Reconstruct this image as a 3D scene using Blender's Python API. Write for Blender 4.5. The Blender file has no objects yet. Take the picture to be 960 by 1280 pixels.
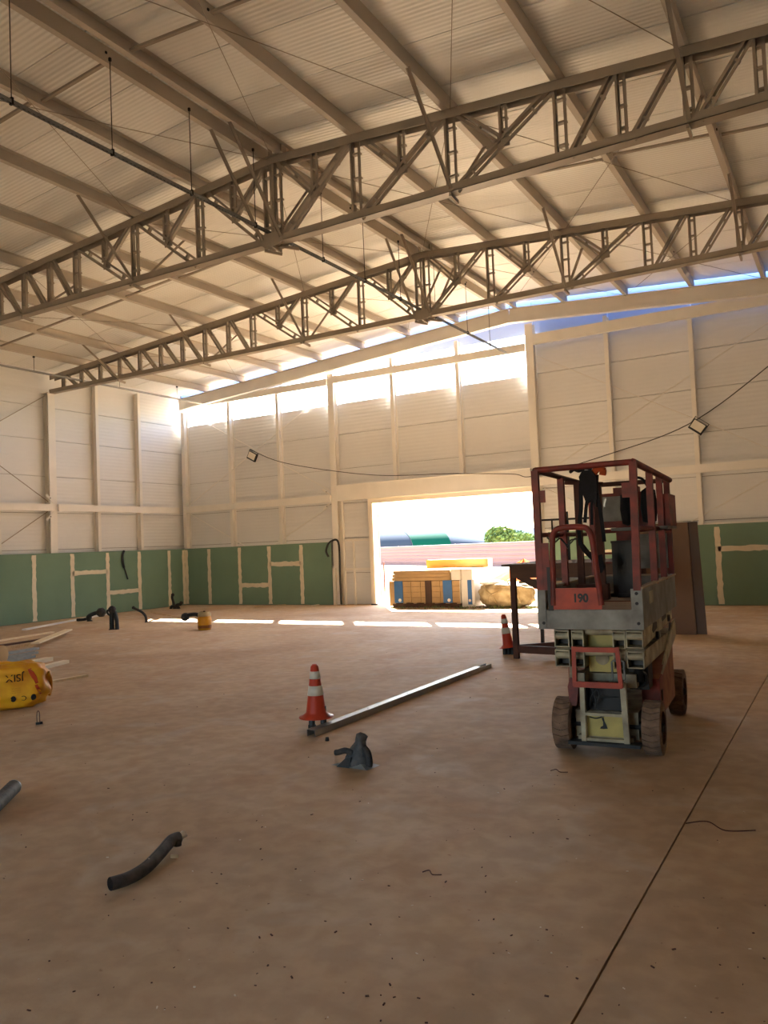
import bpy, bmesh, math, random
from mathutils import Vector, Matrix, Quaternion
random.seed(7)
S = bpy.context.scene
COL = S.collection

# ------------------------------------------------------------------ camera
F_PX = 996.5
CAM = Vector((18.595, -18.99, 1.6))
yaw, pitch, roll = 0.5285, 0.0437, 0.0413
fw = Vector((-math.sin(yaw)*math.cos(pitch), math.cos(yaw)*math.cos(pitch), math.sin(pitch)))
rt0 = Vector((math.cos(yaw), math.sin(yaw), 0)); up0 = rt0.cross(fw)
rt = rt0*math.cos(roll) - up0*math.sin(roll)
up = up0*math.cos(roll) + rt0*math.sin(roll)
cd = bpy.data.cameras.new('camera'); cam = bpy.data.objects.new('camera', cd); COL.objects.link(cam)
m = Matrix((rt, up, -fw)).transposed().to_4x4(); m.translation = CAM
cam.matrix_world = m
cd.sensor_fit = 'VERTICAL'; cd.sensor_height = 36.0; cd.lens = F_PX*36.0/1280.0
cd.clip_start = 0.05; cd.clip_end = 3000
S.camera = cam
def G(px, py, z=0.0):
    """floor (or level z) point seen at a photo pixel"""
    d = fw + rt*((px-480)/F_PX) - up*((py-640)/F_PX)
    return CAM + d*((z-CAM.z)/d.z)

# ------------------------------------------------------------------ world, sun, exposure
SUN_DIR = Vector((0.556, -0.785, -1.0)).normalized()
w = bpy.data.worlds.new('sky'); S.world = w; w.use_nodes = True
nt = w.node_tree; nt.nodes.clear()
sky = nt.nodes.new('ShaderNodeTexSky'); sky.sky_type = 'NISHITA'; sky.sun_disc = False
sky.sun_elevation = math.asin(-SUN_DIR.z)
sky.sun_rotation = math.atan2(-SUN_DIR.x, -SUN_DIR.y)
sky.air_density = 1.0; sky.dust_density = 1.5; sky.ozone_density = 1.0
bg = nt.nodes.new('ShaderNodeBackground'); bg.inputs[1].default_value = 0.20
wo = nt.nodes.new('ShaderNodeOutputWorld')
nt.links.new(sky.outputs[0], bg.inputs[0]); nt.links.new(bg.outputs[0], wo.inputs[0])
sl = bpy.data.lights.new('sun', 'SUN'); sl.energy = 10.0; sl.angle = 0.0093; sl.color = (1.0, 0.975, 0.94)
so = bpy.data.objects.new('sun', sl); COL.objects.link(so); so.location = (0, 40, 40)
so.rotation_euler = SUN_DIR.to_track_quat('-Z', 'Y').to_euler()
S.view_settings.view_transform = 'Standard'; S.view_settings.look = 'None'
S.view_settings.exposure = 3.2; S.view_settings.gamma = 1.0; S.view_settings.use_curve_mapping = False
S.cycles.use_denoising = True
S.cycles.max_bounces = 12; S.cycles.diffuse_bounces = 8; S.cycles.sample_clamp_indirect = 8.0
S.cycles.caustics_reflective = False; S.cycles.caustics_refractive = False
def portal(name, loc, direction, sx, sy):
    l = bpy.data.lights.new(name, 'AREA'); l.shape = 'RECTANGLE'; l.size = sx; l.size_y = sy; l.cycles.is_portal = True
    o = bpy.data.objects.new(name, l); COL.objects.link(o); o.location = loc
    o.rotation_euler = Vector(direction).to_track_quat('-Z', 'Z').to_euler()
portal('door_portal', (9.45, 0.38, 1.42), (0, -1, 0), 4.7, 2.9)
portal('clerestory_portal', (5.95, 0.34, 6.2), (0, -1, 0), 11.9, 0.8)
portal('rear_portal', (13.5, -24.4, 1.6), (0, 1, 0), 6.0, 3.2)

# ------------------------------------------------------------------ materials
def lin(c): return tuple(((v/255)/12.92 if v/255 <= .04045 else ((v/255+.055)/1.055)**2.4) for v in c)+(1,)
MATS = {}
def mat(name, col, rough=.6, metal=0., var=.12, scale=4., bump=0., bscale=None, col2=None, ribs=None, stretch=None, mix=(.35,.7)):
    M = bpy.data.materials.new(name); M.use_nodes = True; n = M.node_tree.nodes; L = M.node_tree.links
    b = n['Principled BSDF']; b.inputs['Roughness'].default_value = rough; b.inputs['Metallic'].default_value = metal
    c = lin(col); c2 = lin(col2) if col2 else tuple(v*(1-var) for v in c[:3])+(1,)
    tc = n.new('ShaderNodeTexCoord'); mp = n.new('ShaderNodeMapping'); L.new(tc.outputs['Object'], mp.inputs[0])
    if stretch: mp.inputs['Scale'].default_value = stretch
    nz = n.new('ShaderNodeTexNoise'); nz.inputs['Scale'].default_value = scale; nz.inputs['Detail'].default_value = 6
    L.new(mp.outputs[0], nz.inputs['Vector'])
    cr = n.new('ShaderNodeValToRGB'); cr.color_ramp.elements[0].color = c2; cr.color_ramp.elements[1].color = c
    cr.color_ramp.elements[0].position = mix[0]; cr.color_ramp.elements[1].position = mix[1]
    L.new(nz.outputs['Fac'], cr.inputs[0]); L.new(cr.outputs[0], b.inputs['Base Color'])
    if bump or ribs:
        bp = n.new('ShaderNodeBump'); bp.inputs['Distance'].default_value = .01
        if ribs:
            axis, period = ribs
            wv = n.new('ShaderNodeTexWave'); wv.wave_type = 'BANDS'; wv.bands_direction = axis; wv.wave_profile = 'SIN'
            wv.inputs['Scale'].default_value = 1.0/period*0.314; L.new(tc.outputs['Object'], wv.inputs['Vector'])
            L.new(wv.outputs['Fac'], bp.inputs['Height']); bp.inputs['Strength'].default_value = bump or .3
        else:
            n2 = n.new('ShaderNodeTexNoise'); n2.inputs['Scale'].default_value = bscale or scale*4; n2.inputs['Detail'].default_value = 4
            L.new(mp.outputs[0], n2.inputs['Vector']); L.new(n2.outputs['Fac'], bp.inputs['Height']); bp.inputs['Strength'].default_value = bump
        L.new(bp.outputs[0], b.inputs['Normal'])
    MATS[name] = M; return M
mat('roof_sheet', (243,242,237), .38, 0, .06, .6, .55, ribs=('Y', .07))
mat('roof_outer', (60,56,52), .8)
mat('wall_sheet', (220,219,217), .5, 0, .05, .7, .25, ribs=('Z', .10))
mat('skylit_blue', (172,190,228), .5, 0, .05, 1.)  # cladding blue: the skylight falling on it is put into the colour
mat('backing', (120,112,104), .8)
mat('steel_cream', (230,225,216), .5, 0, .08, 2.)
mat('purlin_paint', (200,190,176), .5, 0, .08, 2.)
mat('steel_grey', (166,154,138), .5, .05, .15, 3.)
mat('galvanised', (160,160,158), .42, .6, .15, 12.)
mat('galv_dull', (150,152,150), .5, .4, .2, 10.)
mat('rod', (160,148,132), .5, .3, .1)
mat('dark_rod', (52,44,38), .6)
mat('green_board', (116,143,121), .8, 0, .10, 1.3)
mat('compound', (226,214,190), .9, 0, .08, 9., .3)
mat('white_trim', (236,226,208), .55, 0, .06, 2.)
mat('white_gloss', (238,236,230), .3, 0, .04, 2.)
mat('orange_cone', (182,54,26), .45, 0, .2, 6.)
mat('cone_white', (206,198,182), .5, 0, .2, 10.)
mat('black_plastic', (26,25,25), .5, 0, .3, 20., .2)
mat('black_dusty', (60,54,50), .75, 0, .5, 18., .3, col2=(28,27,28))
mat('conduit_grey', (86,84,80), .7, 0, .4, 15., .3, col2=(48,48,50))
mat('yellow_bag', (226,168,26), .55, 0, .2, 5., .5, bscale=9, col2=(200,128,16))
mat('red_print', (190,66,30), .4)
mat('label_brown', (150,84,24), .6, 0, .4, 14.)
mat('black_print', (24,18,14), .6)
mat('wood', (196,164,122), .75, 0, .25, 3., .2, stretch=(1,8,8))
mat('wood_pale', (232,212,176), .75, 0, .15, 3., .2, stretch=(1,8,8))
mat('wood_brown', (92,58,38), .7, 0, .3, 3., .2, stretch=(1,6,6))
mat('hdf_brown', (86,58,38), .55, 0, .15, 2.)
mat('hdf_light', (118,84,58), .6, 0, .15, 2.)
mat('rust_steel', (84,48,36), .75, .1, .3, 8.)
mat('lift_red', (128,38,24), .6, 0, .35, 9., .1, col2=(84,28,20))
mat('lift_orange', (176,66,36), .6, 0, .25, 9., col2=(138,48,30))
mat('lift_cream', (182,172,142), .6, 0, .35, 7., .1, col2=(120,106,84))
mat('lift_grey', (138,138,132), .65, .1, .3, 7., .1, col2=(104,100,94))
mat('lift_deck', (178,158,134), .8, 0, .25, 6., .2)
mat('lift_yellow', (190,172,96), .6, 0, .3, 6.)
mat('lift_dustred', (150,104,80), .75, 0, .3, 8., col2=(120,70,54))
mat('tyre', (132,104,82), .95, 0, .3, 14., .3, col2=(92,72,58))
mat('tyre_side', (50,44,40), .9, 0, .3, 14.)
mat('dark_metal', (40,38,38), .6, .3, .3, 12.)
mat('fabric_black', (24,24,30), .9, 0, .4, 30., .4)
mat('fabric_orange', (186,78,30), .8)
mat('carton', (186,154,108), .8, 0, .15, 4.)
mat('carton_light', (214,196,160), .8, 0, .1, 4.)
mat('carton_yellow', (196,152,78), .75, 0, .1, 4.)
mat('blue_tape', (58,110,170), .45, 0, .1, 6.)
mat('dark_wrap', (70,48,34), .7)
mat('white_wrap', (236,232,222), .4, 0, .08, 6., .3)
mat('canvas', (206,190,152), .8, 0, .3, 5., .6, bscale=7, col2=(160,138,98))
mat('earth', (204,180,146), .95, 0, .2, .5, .4, bscale=3, col2=(190,164,130))
mat('mound', (196,98,52), .95, 0, .3, 3., .5, bscale=9, col2=(168,72,36))
mat('fence_sheet', (112,92,92), .6, 0, .08, .4)
mat('far_silver', (50,57,66), .8, 0, .1, .1)
mat('far_green', (10,60,46), .6, 0, .15, .15)
mat('far_wall', (110,112,112), .8)
mat('leaf', (92,112,62), .8, 0, .4, 2.)
mat('bark', (110,86,64), .9)
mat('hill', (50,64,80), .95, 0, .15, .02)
mat('glass_flood', (224,218,204), .25, 0, .03)
mat('weed', (110,124,70), .9, 0, .3, 9.)
for k_ in ('far_silver','far_green','far_wall','hill','earth','fence_sheet','leaf','mound'): MATS[k_].node_tree.nodes['Principled BSDF'].inputs['Specular IOR Level'].default_value = 0.02
# dusty concrete floor
def floor_mat():
    M = bpy.data.materials.new('concrete'); M.use_nodes = True; n = M.node_tree.nodes; L = M.node_tree.links
    b = n['Principled BSDF']; tc = n.new('ShaderNodeTexCoord')
    def noise(scale, detail=6, st=(1,1,1), dist=0):
        mp = n.new('ShaderNodeMapping'); mp.inputs['Scale'].default_value = st; L.new(tc.outputs['Object'], mp.inputs[0])
        z = n.new('ShaderNodeTexNoise'); z.inputs['Scale'].default_value = scale; z.inputs['Detail'].default_value = detail
        z.inputs['Distortion'].default_value = dist; L.new(mp.outputs[0], z.inputs['Vector']); return z.outputs['Fac']
    def ramp(f, p0, c0, p1, c1):
        r = n.new('ShaderNodeValToRGB'); e = r.color_ramp.elements; e[0].position = p0; e[0].color = c0; e[1].position = p1; e[1].color = c1
        L.new(f, r.inputs[0]); return r.outputs[0]
    def mixc(kind, fac, a, bb):
        x = n.new('ShaderNodeMix'); x.data_type = 'RGBA'; x.blend_type = kind
        if isinstance(fac, float): x.inputs[0].default_value = fac
        else: L.new(fac, x.inputs[0])
        for s, v in ((6, a), (7, bb)):
            if isinstance(v, tuple): x.inputs[s].default_value = v
            else: L.new(v, x.inputs[s])
        return x.outputs[2]
    base = ramp(noise(.45, 8, dist=.6), .36, lin((176,146,112)), .66, lin((198,170,136)))
    red = ramp(noise(.9, 7, dist=1.), .52, (0,0,0,1), .78, (.7,.7,.7,1))
    base = mixc('MIX', red, base, lin((178,138,102)))
    grey = ramp(noise(1.7, 9, (1,1,1), .6), .55, (0,0,0,1), .74, (.6,.6,.6,1))
    base = mixc('MIX', grey, base, lin((196,180,158)))
    streak = ramp(noise(7, 10, (1,1,1), .3),   .40, (.86,.845,.83,1), .62, (1,1,1,1))
    base = mixc('MULTIPLY', 1.0, base, streak)
    spots = ramp(noise(23, 3), .24, (.62,.52,.44,1), .30, (1,1,1,1))
    base = mixc('MULTIPLY', .8, base, spots)
    L.new(base, b.inputs['Base Color'])
    rr = ramp(noise(2.5, 6), .3, (.70,.70,.70,1), .7, (.88,.88,.88,1)); L.new(rr, b.inputs['Roughness'])
    bp = n.new('ShaderNodeBump'); bp.inputs['Strength'].default_value = .18; bp.inputs['Distance'].default_value = .01
    L.new(noise(30, 6), bp.inputs['Height']); L.new(bp.outputs[0], b.inputs['Normal'])
    MATS['concrete'] = M
floor_mat()

# ------------------------------------------------------------------ mesh helpers
class MB:
    def __init__(s): s.v = []; s.f = []; s.sm = []
    def add(s, vs, fs, smooth=False):
        o = len(s.v); s.v += [Vector(v) for v in vs]; s.f += [tuple(i+o for i in f) for f in fs]; s.sm += [smooth]*len(fs); return s
    def box(s, x0, x1, y0, y1, z0, z1):
        vs = [(x,y,z) for z in (z0,z1) for y in (y0,y1) for x in (x0,x1)]
        return s.add(vs, [(0,2,3,1),(4,5,7,6),(0,1,5,4),(2,6,7,3),(0,4,6,2),(1,3,7,5)])
    def bar(s, a, b, wd, ht, ref=(0,0,1), off=(0,0)):
        """box beam from a to b; wd along side axis, ht along ref-ish axis"""
        a, b = Vector(a), Vector(b); d = (b-a).normalized(); r = Vector(ref)
        if abs(d.dot(r)) > .98: r = Vector((0,1,0)) if abs(d.y) < .9 else Vector((1,0,0))
        sd = d.cross(r).normalized(); u = sd.cross(d)
        o = sd*off[0]+u*off[1]
        vs = [p+o+sd*(i*wd/2)+u*(j*ht/2) for p in (a,b) for j in (-1,1) for i in (-1,1)]
        return s.add(vs, [(0,1,3,2),(4,6,7,5),(0,4,5,1),(2,3,7,6),(0,2,6,4),(1,5,7,3)])
    def channel(s, a, b, wd, ht, t=.008, ref=(0,0,1), open_up=False):
        """U channel along a-b: plate + two lips"""
        sg = -1 if open_up else 1
        s.bar(a, b, wd, t, ref, (0, sg*(ht/2-t/2)))
        for i in (-1, 1): s.bar(a, b, t, ht, ref, (i*(wd/2-t/2), 0))
        return s
    def tube(s, pts, r, n=8, cap=True):
        pts = [Vector(p) for p in pts]; rings = []; prev = None
        for i, p in enumerate(pts):
            d = (pts[min(i+1,len(pts)-1)]-pts[max(i-1,0)]).normalized()
            if prev is None: a = Vector((0,0,1)) if abs(d.z) < .9 else Vector((1,0,0)); x = d.cross(a).normalized()
            else: x = (prev - d*prev.dot(d)).normalized()
            prev = x; y = d.cross(x); rr = r[i] if isinstance(r, (list,tuple)) else r
            rings.append([p+(x*math.cos(2*math.pi*k/n)+y*math.sin(2*math.pi*k/n))*rr for k in range(n)])
        vs = [v for q in rings for v in q]; fs = []
        for i in range(len(pts)-1):
            for k in range(n): fs.append((i*n+k, i*n+(k+1)%n, (i+1)*n+(k+1)%n, (i+1)*n+k))
        s.add(vs, fs, True)
        if cap:
            s.add(rings[0], [tuple(range(n))[::-1]]); s.add(rings[-1], [tuple(range(n))])
        return s
    def lathe(s, prof, n=24, c=(0,0,0), axis='z'):
        c = Vector(c); vs = []
        for (r, h) in prof:
            for k in range(n):
                a = 2*math.pi*k/n
                vs.append(c+(Vector((r*math.cos(a), r*math.sin(a), h)) if axis == 'z' else Vector((h, r*math.cos(a), r*math.sin(a)))))
        fs = []
        for i in range(len(prof)-1):
            for k in range(n): fs.append((i*n+k, i*n+(k+1)%n, (i+1)*n+(k+1)%n, (i+1)*n+k))
        return s.add(vs, fs, True)
    def prism(s, poly, axis, a, b):
        """extrude 2-D polygon along axis between a and b"""
        def p3(u, v, t): return {'x': (t,u,v), 'y': (u,t,v), 'z': (u,v,t)}[axis]
        n = len(poly); vs = [p3(u,v,a) for u,v in poly]+[p3(u,v,b) for u,v in poly]
        fs = [tuple(range(n)), tuple(range(n,2*n))[::-1]]+[(i,i+n,(i+1)%n+n,(i+1)%n) for i in range(n)]
        return s.add(vs, fs)
    def mesh(s, name, shift=None):
        me = bpy.data.meshes.new(name)
        vs = s.v if shift is None else [shift @ v for v in s.v]
        me.from_pydata([tuple(v) for v in vs], [], s.f)
        me.polygons.foreach_set('use_smooth', s.sm)
        bm = bmesh.new(); bm.from_mesh(me); bmesh.ops.recalc_face_normals(bm, faces=bm.faces); bm.to_mesh(me); bm.free()
        me.update(); return me
def tag(o, label=None, cat=None, group=None, kind=None):
    if label: o['label'] = label
    if cat: o['category'] = cat
    if group: o['group'] = group
    if kind: o['kind'] = kind
    return o
INV = {}
def thing(name, label, cat, loc=(0,0,0), rotz=0., group=None):
    o = bpy.data.objects.new(name, None); COL.objects.link(o); o.empty_display_size = .2
    o.location = loc; o.rotation_euler = (0,0,rotz); tag(o, label, cat, group)
    INV[o.name] = (Matrix.Translation(Vector(loc)) @ Matrix.Rotation(rotz, 4, 'Z')).inverted()
    return o
def part(name, mb, m, parent, world=False, label=None):
    sh = INV.get(parent.name) if world else None
    me = mb.mesh(name, sh); me.materials.append(MATS[m]); o = bpy.data.objects.new(name, me); COL.objects.link(o); o.parent = parent
    if world: INV[o.name] = INV.get(parent.name, Matrix())
    if label: o['label'] = label
    return o
def single(name, mb, m, label, cat, group=None, origin=None):
    """a one-mesh top-level thing; verts in world coordinates, origin at its base"""
    if origin is None:
        xs = [v.x for v in mb.v]; ys = [v.y for v in mb.v]; zs = [v.z for v in mb.v]
        origin = ((min(xs)+max(xs))/2, (min(ys)+max(ys))/2, min(zs))
    me = mb.mesh(name, Matrix.Translation(-Vector(origin))); me.materials.append(MATS[m])
    o = bpy.data.objects.new(name, me); COL.objects.link(o); o.location = origin
    INV[o.name] = Matrix.Translation(-Vector(origin))
    return tag(o, label, cat, group)
def struct(name, mb, m, parent=None):
    me = mb.mesh(name); me.materials.append(MATS[m]); o = bpy.data.objects.new(name, me); COL.objects.link(o); o['kind'] = 'structure'
    INV[o.name] = Matrix()
    return o
ORD = ['zeroth','first','second','third','fourth','fifth','sixth','seventh','eighth','ninth','tenth','eleventh','twelfth']

# ------------------------------------------------------------------ key dimensions
R, Q, SL = 11.47, 1.46, 0.073
XR = 22.94                       # far side wall
YB = -24.25                      # rear wall
TY = [-4.85, -9.65, -15.6, -20.4]
def ztop(x): return 7.46 - SL*abs(x-R)
def zroof(x): return ztop(x)+.2
XM = [0, 1.95, 3.87, 5.85, 7.87, 9.87, 11.9, 13.8, 15.7, 17.6, 19.5, 21.3, 22.94]
ROWS = [0, .9, 1.9, 2.9, 3.9, 4.9, 5.80]

# ------------------------------------------------------------------ floor
fl = struct('floor', MB().box(-.4, XR+.4, YB-.4, .5, -.12, -.015), 'concrete')
part('slab', MB().box(-.4, 17.70, YB-.4, .5, -.1, 0), 'concrete', fl)
part('slab', MB().box(17.711, XR+.4, YB-.4, .5, -.1, 0), 'concrete', fl)

# ------------------------------------------------------------------ back wall (doorway wall)
DX0, DX1, DZ = 7.12, 11.80, 2.83
mb = MB()
mb.box(-.35, DX0, .30, .34, 0, 5.79); mb.box(DX0, DX1, .30, .34, DZ, 5.79); mb.box(DX1, XR+.35, .30, .34, 0, 5.79); mb.box(11.9, XR+.35, .30, .34, 5.79, 6.6)
wb = struct('wall_back', mb, 'backing')
J = .006
for i in range(len(XM)-1):
    x0, x1 = XM[i]-(.3 if i == 0 else 0), XM[i+1]
    rows = list(ROWS)+([6.6] if x0 > 11 else [])
    for a, b in zip(rows[:-1], rows[1:]):
        xa, xb = x0, x1
        za = a
        if 3 <= i <= 5 and a < 2.8:
            if i == 3: xb = 6.98
            else: continue
        if xb-xa < .05: continue
        part('wall_panel', MB().box(xa, xb, .25, .3, za+J, b-J), 'wall_sheet', wb)
# gable cladding above the clerestory, outside the wall line
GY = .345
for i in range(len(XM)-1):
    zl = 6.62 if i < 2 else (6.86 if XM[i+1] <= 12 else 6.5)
    part('gable_panel', MB().box(XM[i]-(.4 if i == 0 else 0)+.004, XM[i+1]-.004, GY, GY+.05, zl, 8.3), 'skylit_blue', wb)
# green moisture-resistant boards with filled joints
def boards(parent, edges, axis, sign):
    for a, b in zip(edges[:-1], edges[1:]):
        if axis == 'x': mbx = MB().box(a+.003, b-.003, .0, .0125, .01, 1.80)
        else: mbx = MB().box(-.0125, .0, a+.003, b-.003, .01, 1.80)
        part('plasterboard', mbx, 'green_board', parent)
def ragged(p0, p1, width, axis, seed):
    """filler strip with uneven edges, 2 mm proud of the board face; p in (along, z)"""
    rnd = random.Random(seed); a = Vector(p0); b = Vector(p1); n = max(4, int((b-a).length/.09)); d = (b-a).normalized(); s = Vector((-d.y, d.x))
    vs = []
    for k in range(n+1):
        c = a+(b-a)*k/n
        for sg in (-1, 1):
            wv = width/2*(1+rnd.uniform(-.22,.22)); q = c+s*sg*wv
            vs.append(q)
    out = []
    for t in (0.0005, .004):
        for q in vs:
            out.append((q.x, -t, q.y) if axis == 'x' else (t, q.x, q.y))
    N = len(vs); fs = []
    for k in range(n):
        i = 2*k
        fs += [(i,i+1,i+3,i+2), (N+i,N+i+2,N+i+3,N+i+1), (i,i+2,N+i+2,N+i), (i+1,N+i+1,N+i+3,i+3)]
    fs += [(0,N,N+1,1), (2*n,2*n+1,N+2*n+1,N+2*n)]
    return MB().add(out, fs)
eb = [-.0, 1.03, 2.28, 3.44, 4.63, 5.70]
boards(wb, eb, 'x', 1)
for k, x in enumerate(eb[1:-1]): part('joint_compound', ragged((x,.03),(x,1.76),.125,'x',k), 'compound', wb)
part('joint_compound', ragged((.06,.03),(.06,1.76),.13,'x',40), 'compound', wb)
part('joint_compound', ragged((2.28,.60),(3.44,.60),.13,'x',21), 'compound', wb)
part('joint_compound', ragged((3.44,1.22),(4.63,1.22),.13,'x',22), 'compound', wb)
eb2 = [12.15, 12.95, 14.8, 16.03, 17.23, 18.43, 19.63, 20.83, 22.03, 22.9]
boards(wb, eb2, 'x', 1)
for k, x in enumerate(eb2[1:-1]): part('joint_compound', ragged((x,.03),(x,1.74),.12,'x',60+k), 'compound', wb)
for a, b in ((16.03,17.23),(12.95,14.8)): part('joint_compound', ragged((a,1.25),(b,1.25),.12,'x',int(a)), 'compound', wb)
part('board_backing', MB().box(.0, 5.70, .0125, .03, .0, 1.78).box(12.15, 22.9, .0125, .03, 0, 1.78), 'backing', wb)
part('panel_sill', MB().box(12.1, 22.9, .0, .25, 1.80, 1.84).box(0, 5.70, .02, .25, 1.79, 1.81), 'steel_cream', wb)

# ------------------------------------------------------------------ left wall
wl = struct('wall_left', MB().box(-.34, -.30, YB, .34, 0, 6.95), 'backing')
YM = [0, -1.72, -3.31, -4.85, -6.45, -8.05, -9.65, -11.6, -13.6, -15.6, -17.2, -18.8, -20.4, -21.7, -23.0, YB]
LROWS = ROWS+[6.9]
for i in range(len(YM)-1):
    for a, b in zip(LROWS[:-1], LROWS[1:]):
        part('wall_panel', MB().box(-.30, -.25, YM[i+1], YM[i]+(.25 if i == 0 else 0), a+J, b-J), 'wall_sheet', wl)
el = [-.0, -.70, -1.92, -3.11, -4.32, -5.52, -6.72, -7.92, -9.12, -10.32, -11.52]
boards(wl, el[::-1], 'y', 1)
for k, y in enumerate(el[1:]): part('joint_compound', ragged((y,.03),(y,1.76),.125,'y',80+k), 'compound', wl)
part('joint_compound', ragged((-.07,.03),(-.07,1.76),.11,'y',99), 'compound', wl)
part('joint_compound', ragged((-4.32,1.22),(-3.11,1.22),.12,'y',101), 'compound', wl)
part('joint_compound', ragged((-3.11,.60),(-1.92,.60),.12,'y',102), 'compound', wl)
part('board_backing', MB().box(-.03, -.0125, el[-1], 0, 0, 1.78), 'backing', wl)

# other walls (out of frame), with an unseen rear opening added and sized to let in fill daylight
wr = struct('wall_right', MB().box(XR, XR+.06, YB, .3, 0, 6.9), 'wall_sheet')
wf = struct('wall_front', MB().box(-.3, 10.5, YB-.06, YB, 0, 8.0).box(16.5, XR+.05, YB-.06, YB, 0, 8.0).box(10.5, 16.5, YB-.06, YB, 3.2, 8.0), 'wall_sheet')

# ------------------------------------------------------------------ ceiling: sandwich roof panels
mb = MB()
mb.add([(-.45, YB-.2, zroof(-.45)+.07), (R, YB-.2, zroof(R)+.07), (R, .08, zroof(R)+.07), (-.45, .08, zroof(-.45)+.07),
        (XR+.45, YB-.2, zroof(-.45)+.07), (XR+.45, .08, zroof(-.45)+.07)], [(0,1,2,3), (1,4,5,2)])
ce = struct('ceiling', mb, 'roof_outer')
meL = meR = None
y = .08; pw = 1.0
while y > YB-.1:
    for sd in (-1, 1):
        xe = -.45 if sd < 0 else XR+.45
        z0, z1 = zroof(-.45), zroof(R)
        if (meL if sd < 0 else meR) is None:
            vs = [(xe,-pw+.010,z0), (R,-pw+.010,z1), (R,-.010,z1), (xe,-.010,z0)]
            vs = vs+[(a,b,c+.06) for a,b,c in vs]
            me = MB().add(vs, [(0,3,2,1),(4,5,6,7),(0,1,5,4),(1,2,6,5),(2,3,7,6),(3,0,4,7)]).mesh('roof_panel'); me.materials.append(MATS['roof_sheet'])
            if sd < 0: meL = me
            else: meR = me
        o = bpy.data.objects.new('roof_panel', meL if sd < 0 else meR); COL.objects.link(o); o.location = (0,y,0); o.parent = ce
    y -= pw

# ------------------------------------------------------------------ columns and posts
def i_section(x, y, z0, z1, wd, dp, axis):
    """H column; axis = direction the flange faces"""
    b = MB(); t = .012
    if axis == 'y':
        b.box(x-wd/2, x+wd/2, y, y+t, z0, z1).box(x-wd/2, x+wd/2, y+dp-t, y+dp, z0, z1).box(x-t/2, x+t/2, y+t, y+dp-t, z0, z1)
    else:
        b.box(x-dp, x-dp+t, y-wd/2, y+wd/2, z0, z1).box(x-t, x, y-wd/2, y+wd/2, z0, z1).box(x-dp+t, x-t, y-t/2, y+t/2, z0, z1)
    return b
n_post = 0
for i, x in enumerate(XM):
    main = i in (0, 3, 6, 9, 12)
    zt = ztop(x)-.38
    if main:
        xx = {0: .02, 12: XR-.12}.get(i, x)
        lab = {0: 'cream steel column standing in the corner of the two green-boarded walls', 3: 'cream steel column beside the black hose, between green boards and doorway',
               6: 'tall cream steel column behind the scissor lift, carrying the end of the doorway header', 9: 'cream steel column on the doorway wall past the brown sheets', 12: 'cream steel column at the far end of the doorway wall'}[i]
        t = thing('steel_column', lab, 'column', (xx, .14, 0), group='main columns of the doorway wall')
        part('shaft', i_section(xx, .032, 0, zt, .20 if i else .14, .2, 'y'), 'steel_cream', t, True)
        part('base_plate', MB().box(xx-.15, xx+.15, .032, .25, 0, .018), 'galv_dull', t, True)
        part('bolt', MB().lathe([(0,.03),(.016,.03),(.016,.0)], 6, (xx-.09,.06,.012)), 'dark_metal', t, True)
        part('bolt', MB().lathe([(0,.03),(.016,.03),(.016,.0)], 6, (xx+.09,.06,.012)), 'dark_metal', t, True)
    else:
        n_post += 1
        if i in (4, 5): z0 = 3.4
        else: z0 = 1.81
        single('wall_post', i_section(x, .06, z0, zt, .10, .19, 'y'), 'steel_cream',
               'slim cream wall post, %s from the green corner along the doorway wall' % ORD[n_post], 'post', 'slim posts of the doorway wall')
n_c = n_p = 0
for i, yv in enumerate(YM[1:-1], 1):
    main = i % 3 == 0
    zt = 6.16 if main else 6.62
    if main:
        n_c += 1
        t = thing('steel_column', 'wide cream steel column, %s from the corner on the hose-hung side wall' % ORD[n_c], 'column', (-.13, yv, 0), group='side wall columns')
        part('shaft', i_section(-.03, yv, 0, zt, .22, .2, 'x'), 'steel_cream', t, True)
        part('cap_plate', MB().box(-.24, .02, yv-.14, yv+.14, zt, zt+.016), 'steel_cream', t, True)
    else:
        n_p += 1
        single('wall_post', i_section(-.05, yv, 1.81, zt, .10, .19, 'x'), 'steel_cream',
               'slim cream wall post, %s from the corner along the hose-hung side wall' % (ORD[n_p] if n_p < 13 else 'thirteenth'), 'post', 'slim posts of the side wall')

# ------------------------------------------------------------------ girts, header, eave beams
def beam(a, b, wd, ht, m, name, label, cat='beam', group=None):
    return single(name, MB().bar(a, b, wd, ht), m, label, cat, group)
beam((.12,.0,3.05), (5.75,.0,3.05), .06, .2, 'steel_cream', 'wall_girt', 'cream horizontal wall beam between the green corner and the doorway', group='wall girts')
beam((12.0,.0,3.06), (17.5,.0,3.06), .06, .19, 'steel_cream', 'wall_girt', 'cream horizontal wall beam on the doorway wall behind the scissor lift', group='wall girts')
beam((17.7,.0,3.06), (22.8,.0,3.06), .06, .19, 'steel_cream', 'wall_girt', 'cream horizontal wall beam past the brown sheets', group='wall girts')
for k in range(5):
    ya = [-.15]+TY+[YB]
    beam((.03,ya[k]-.1,3.03), (.03,ya[k+1]+.1,3.03), .06, .19, 'steel_cream', 'wall_girt', 'cream horizontal beam on the hose-hung side wall, %s bay from the corner' % ORD[k+1], group='wall girts')
t = thing('doorway_header', 'deep cream steel beam spanning above the open doorway', 'beam', (8.9,.1,2.96))
part('header_plate', MB().box(5.97, 11.79, -.02, .10, 2.96, 3.40), 'steel_cream', t, True)
part('top_flange', MB().box(5.97, 11.79, -.05, .22, 3.40, 3.412), 'steel_cream', t, True)
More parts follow.
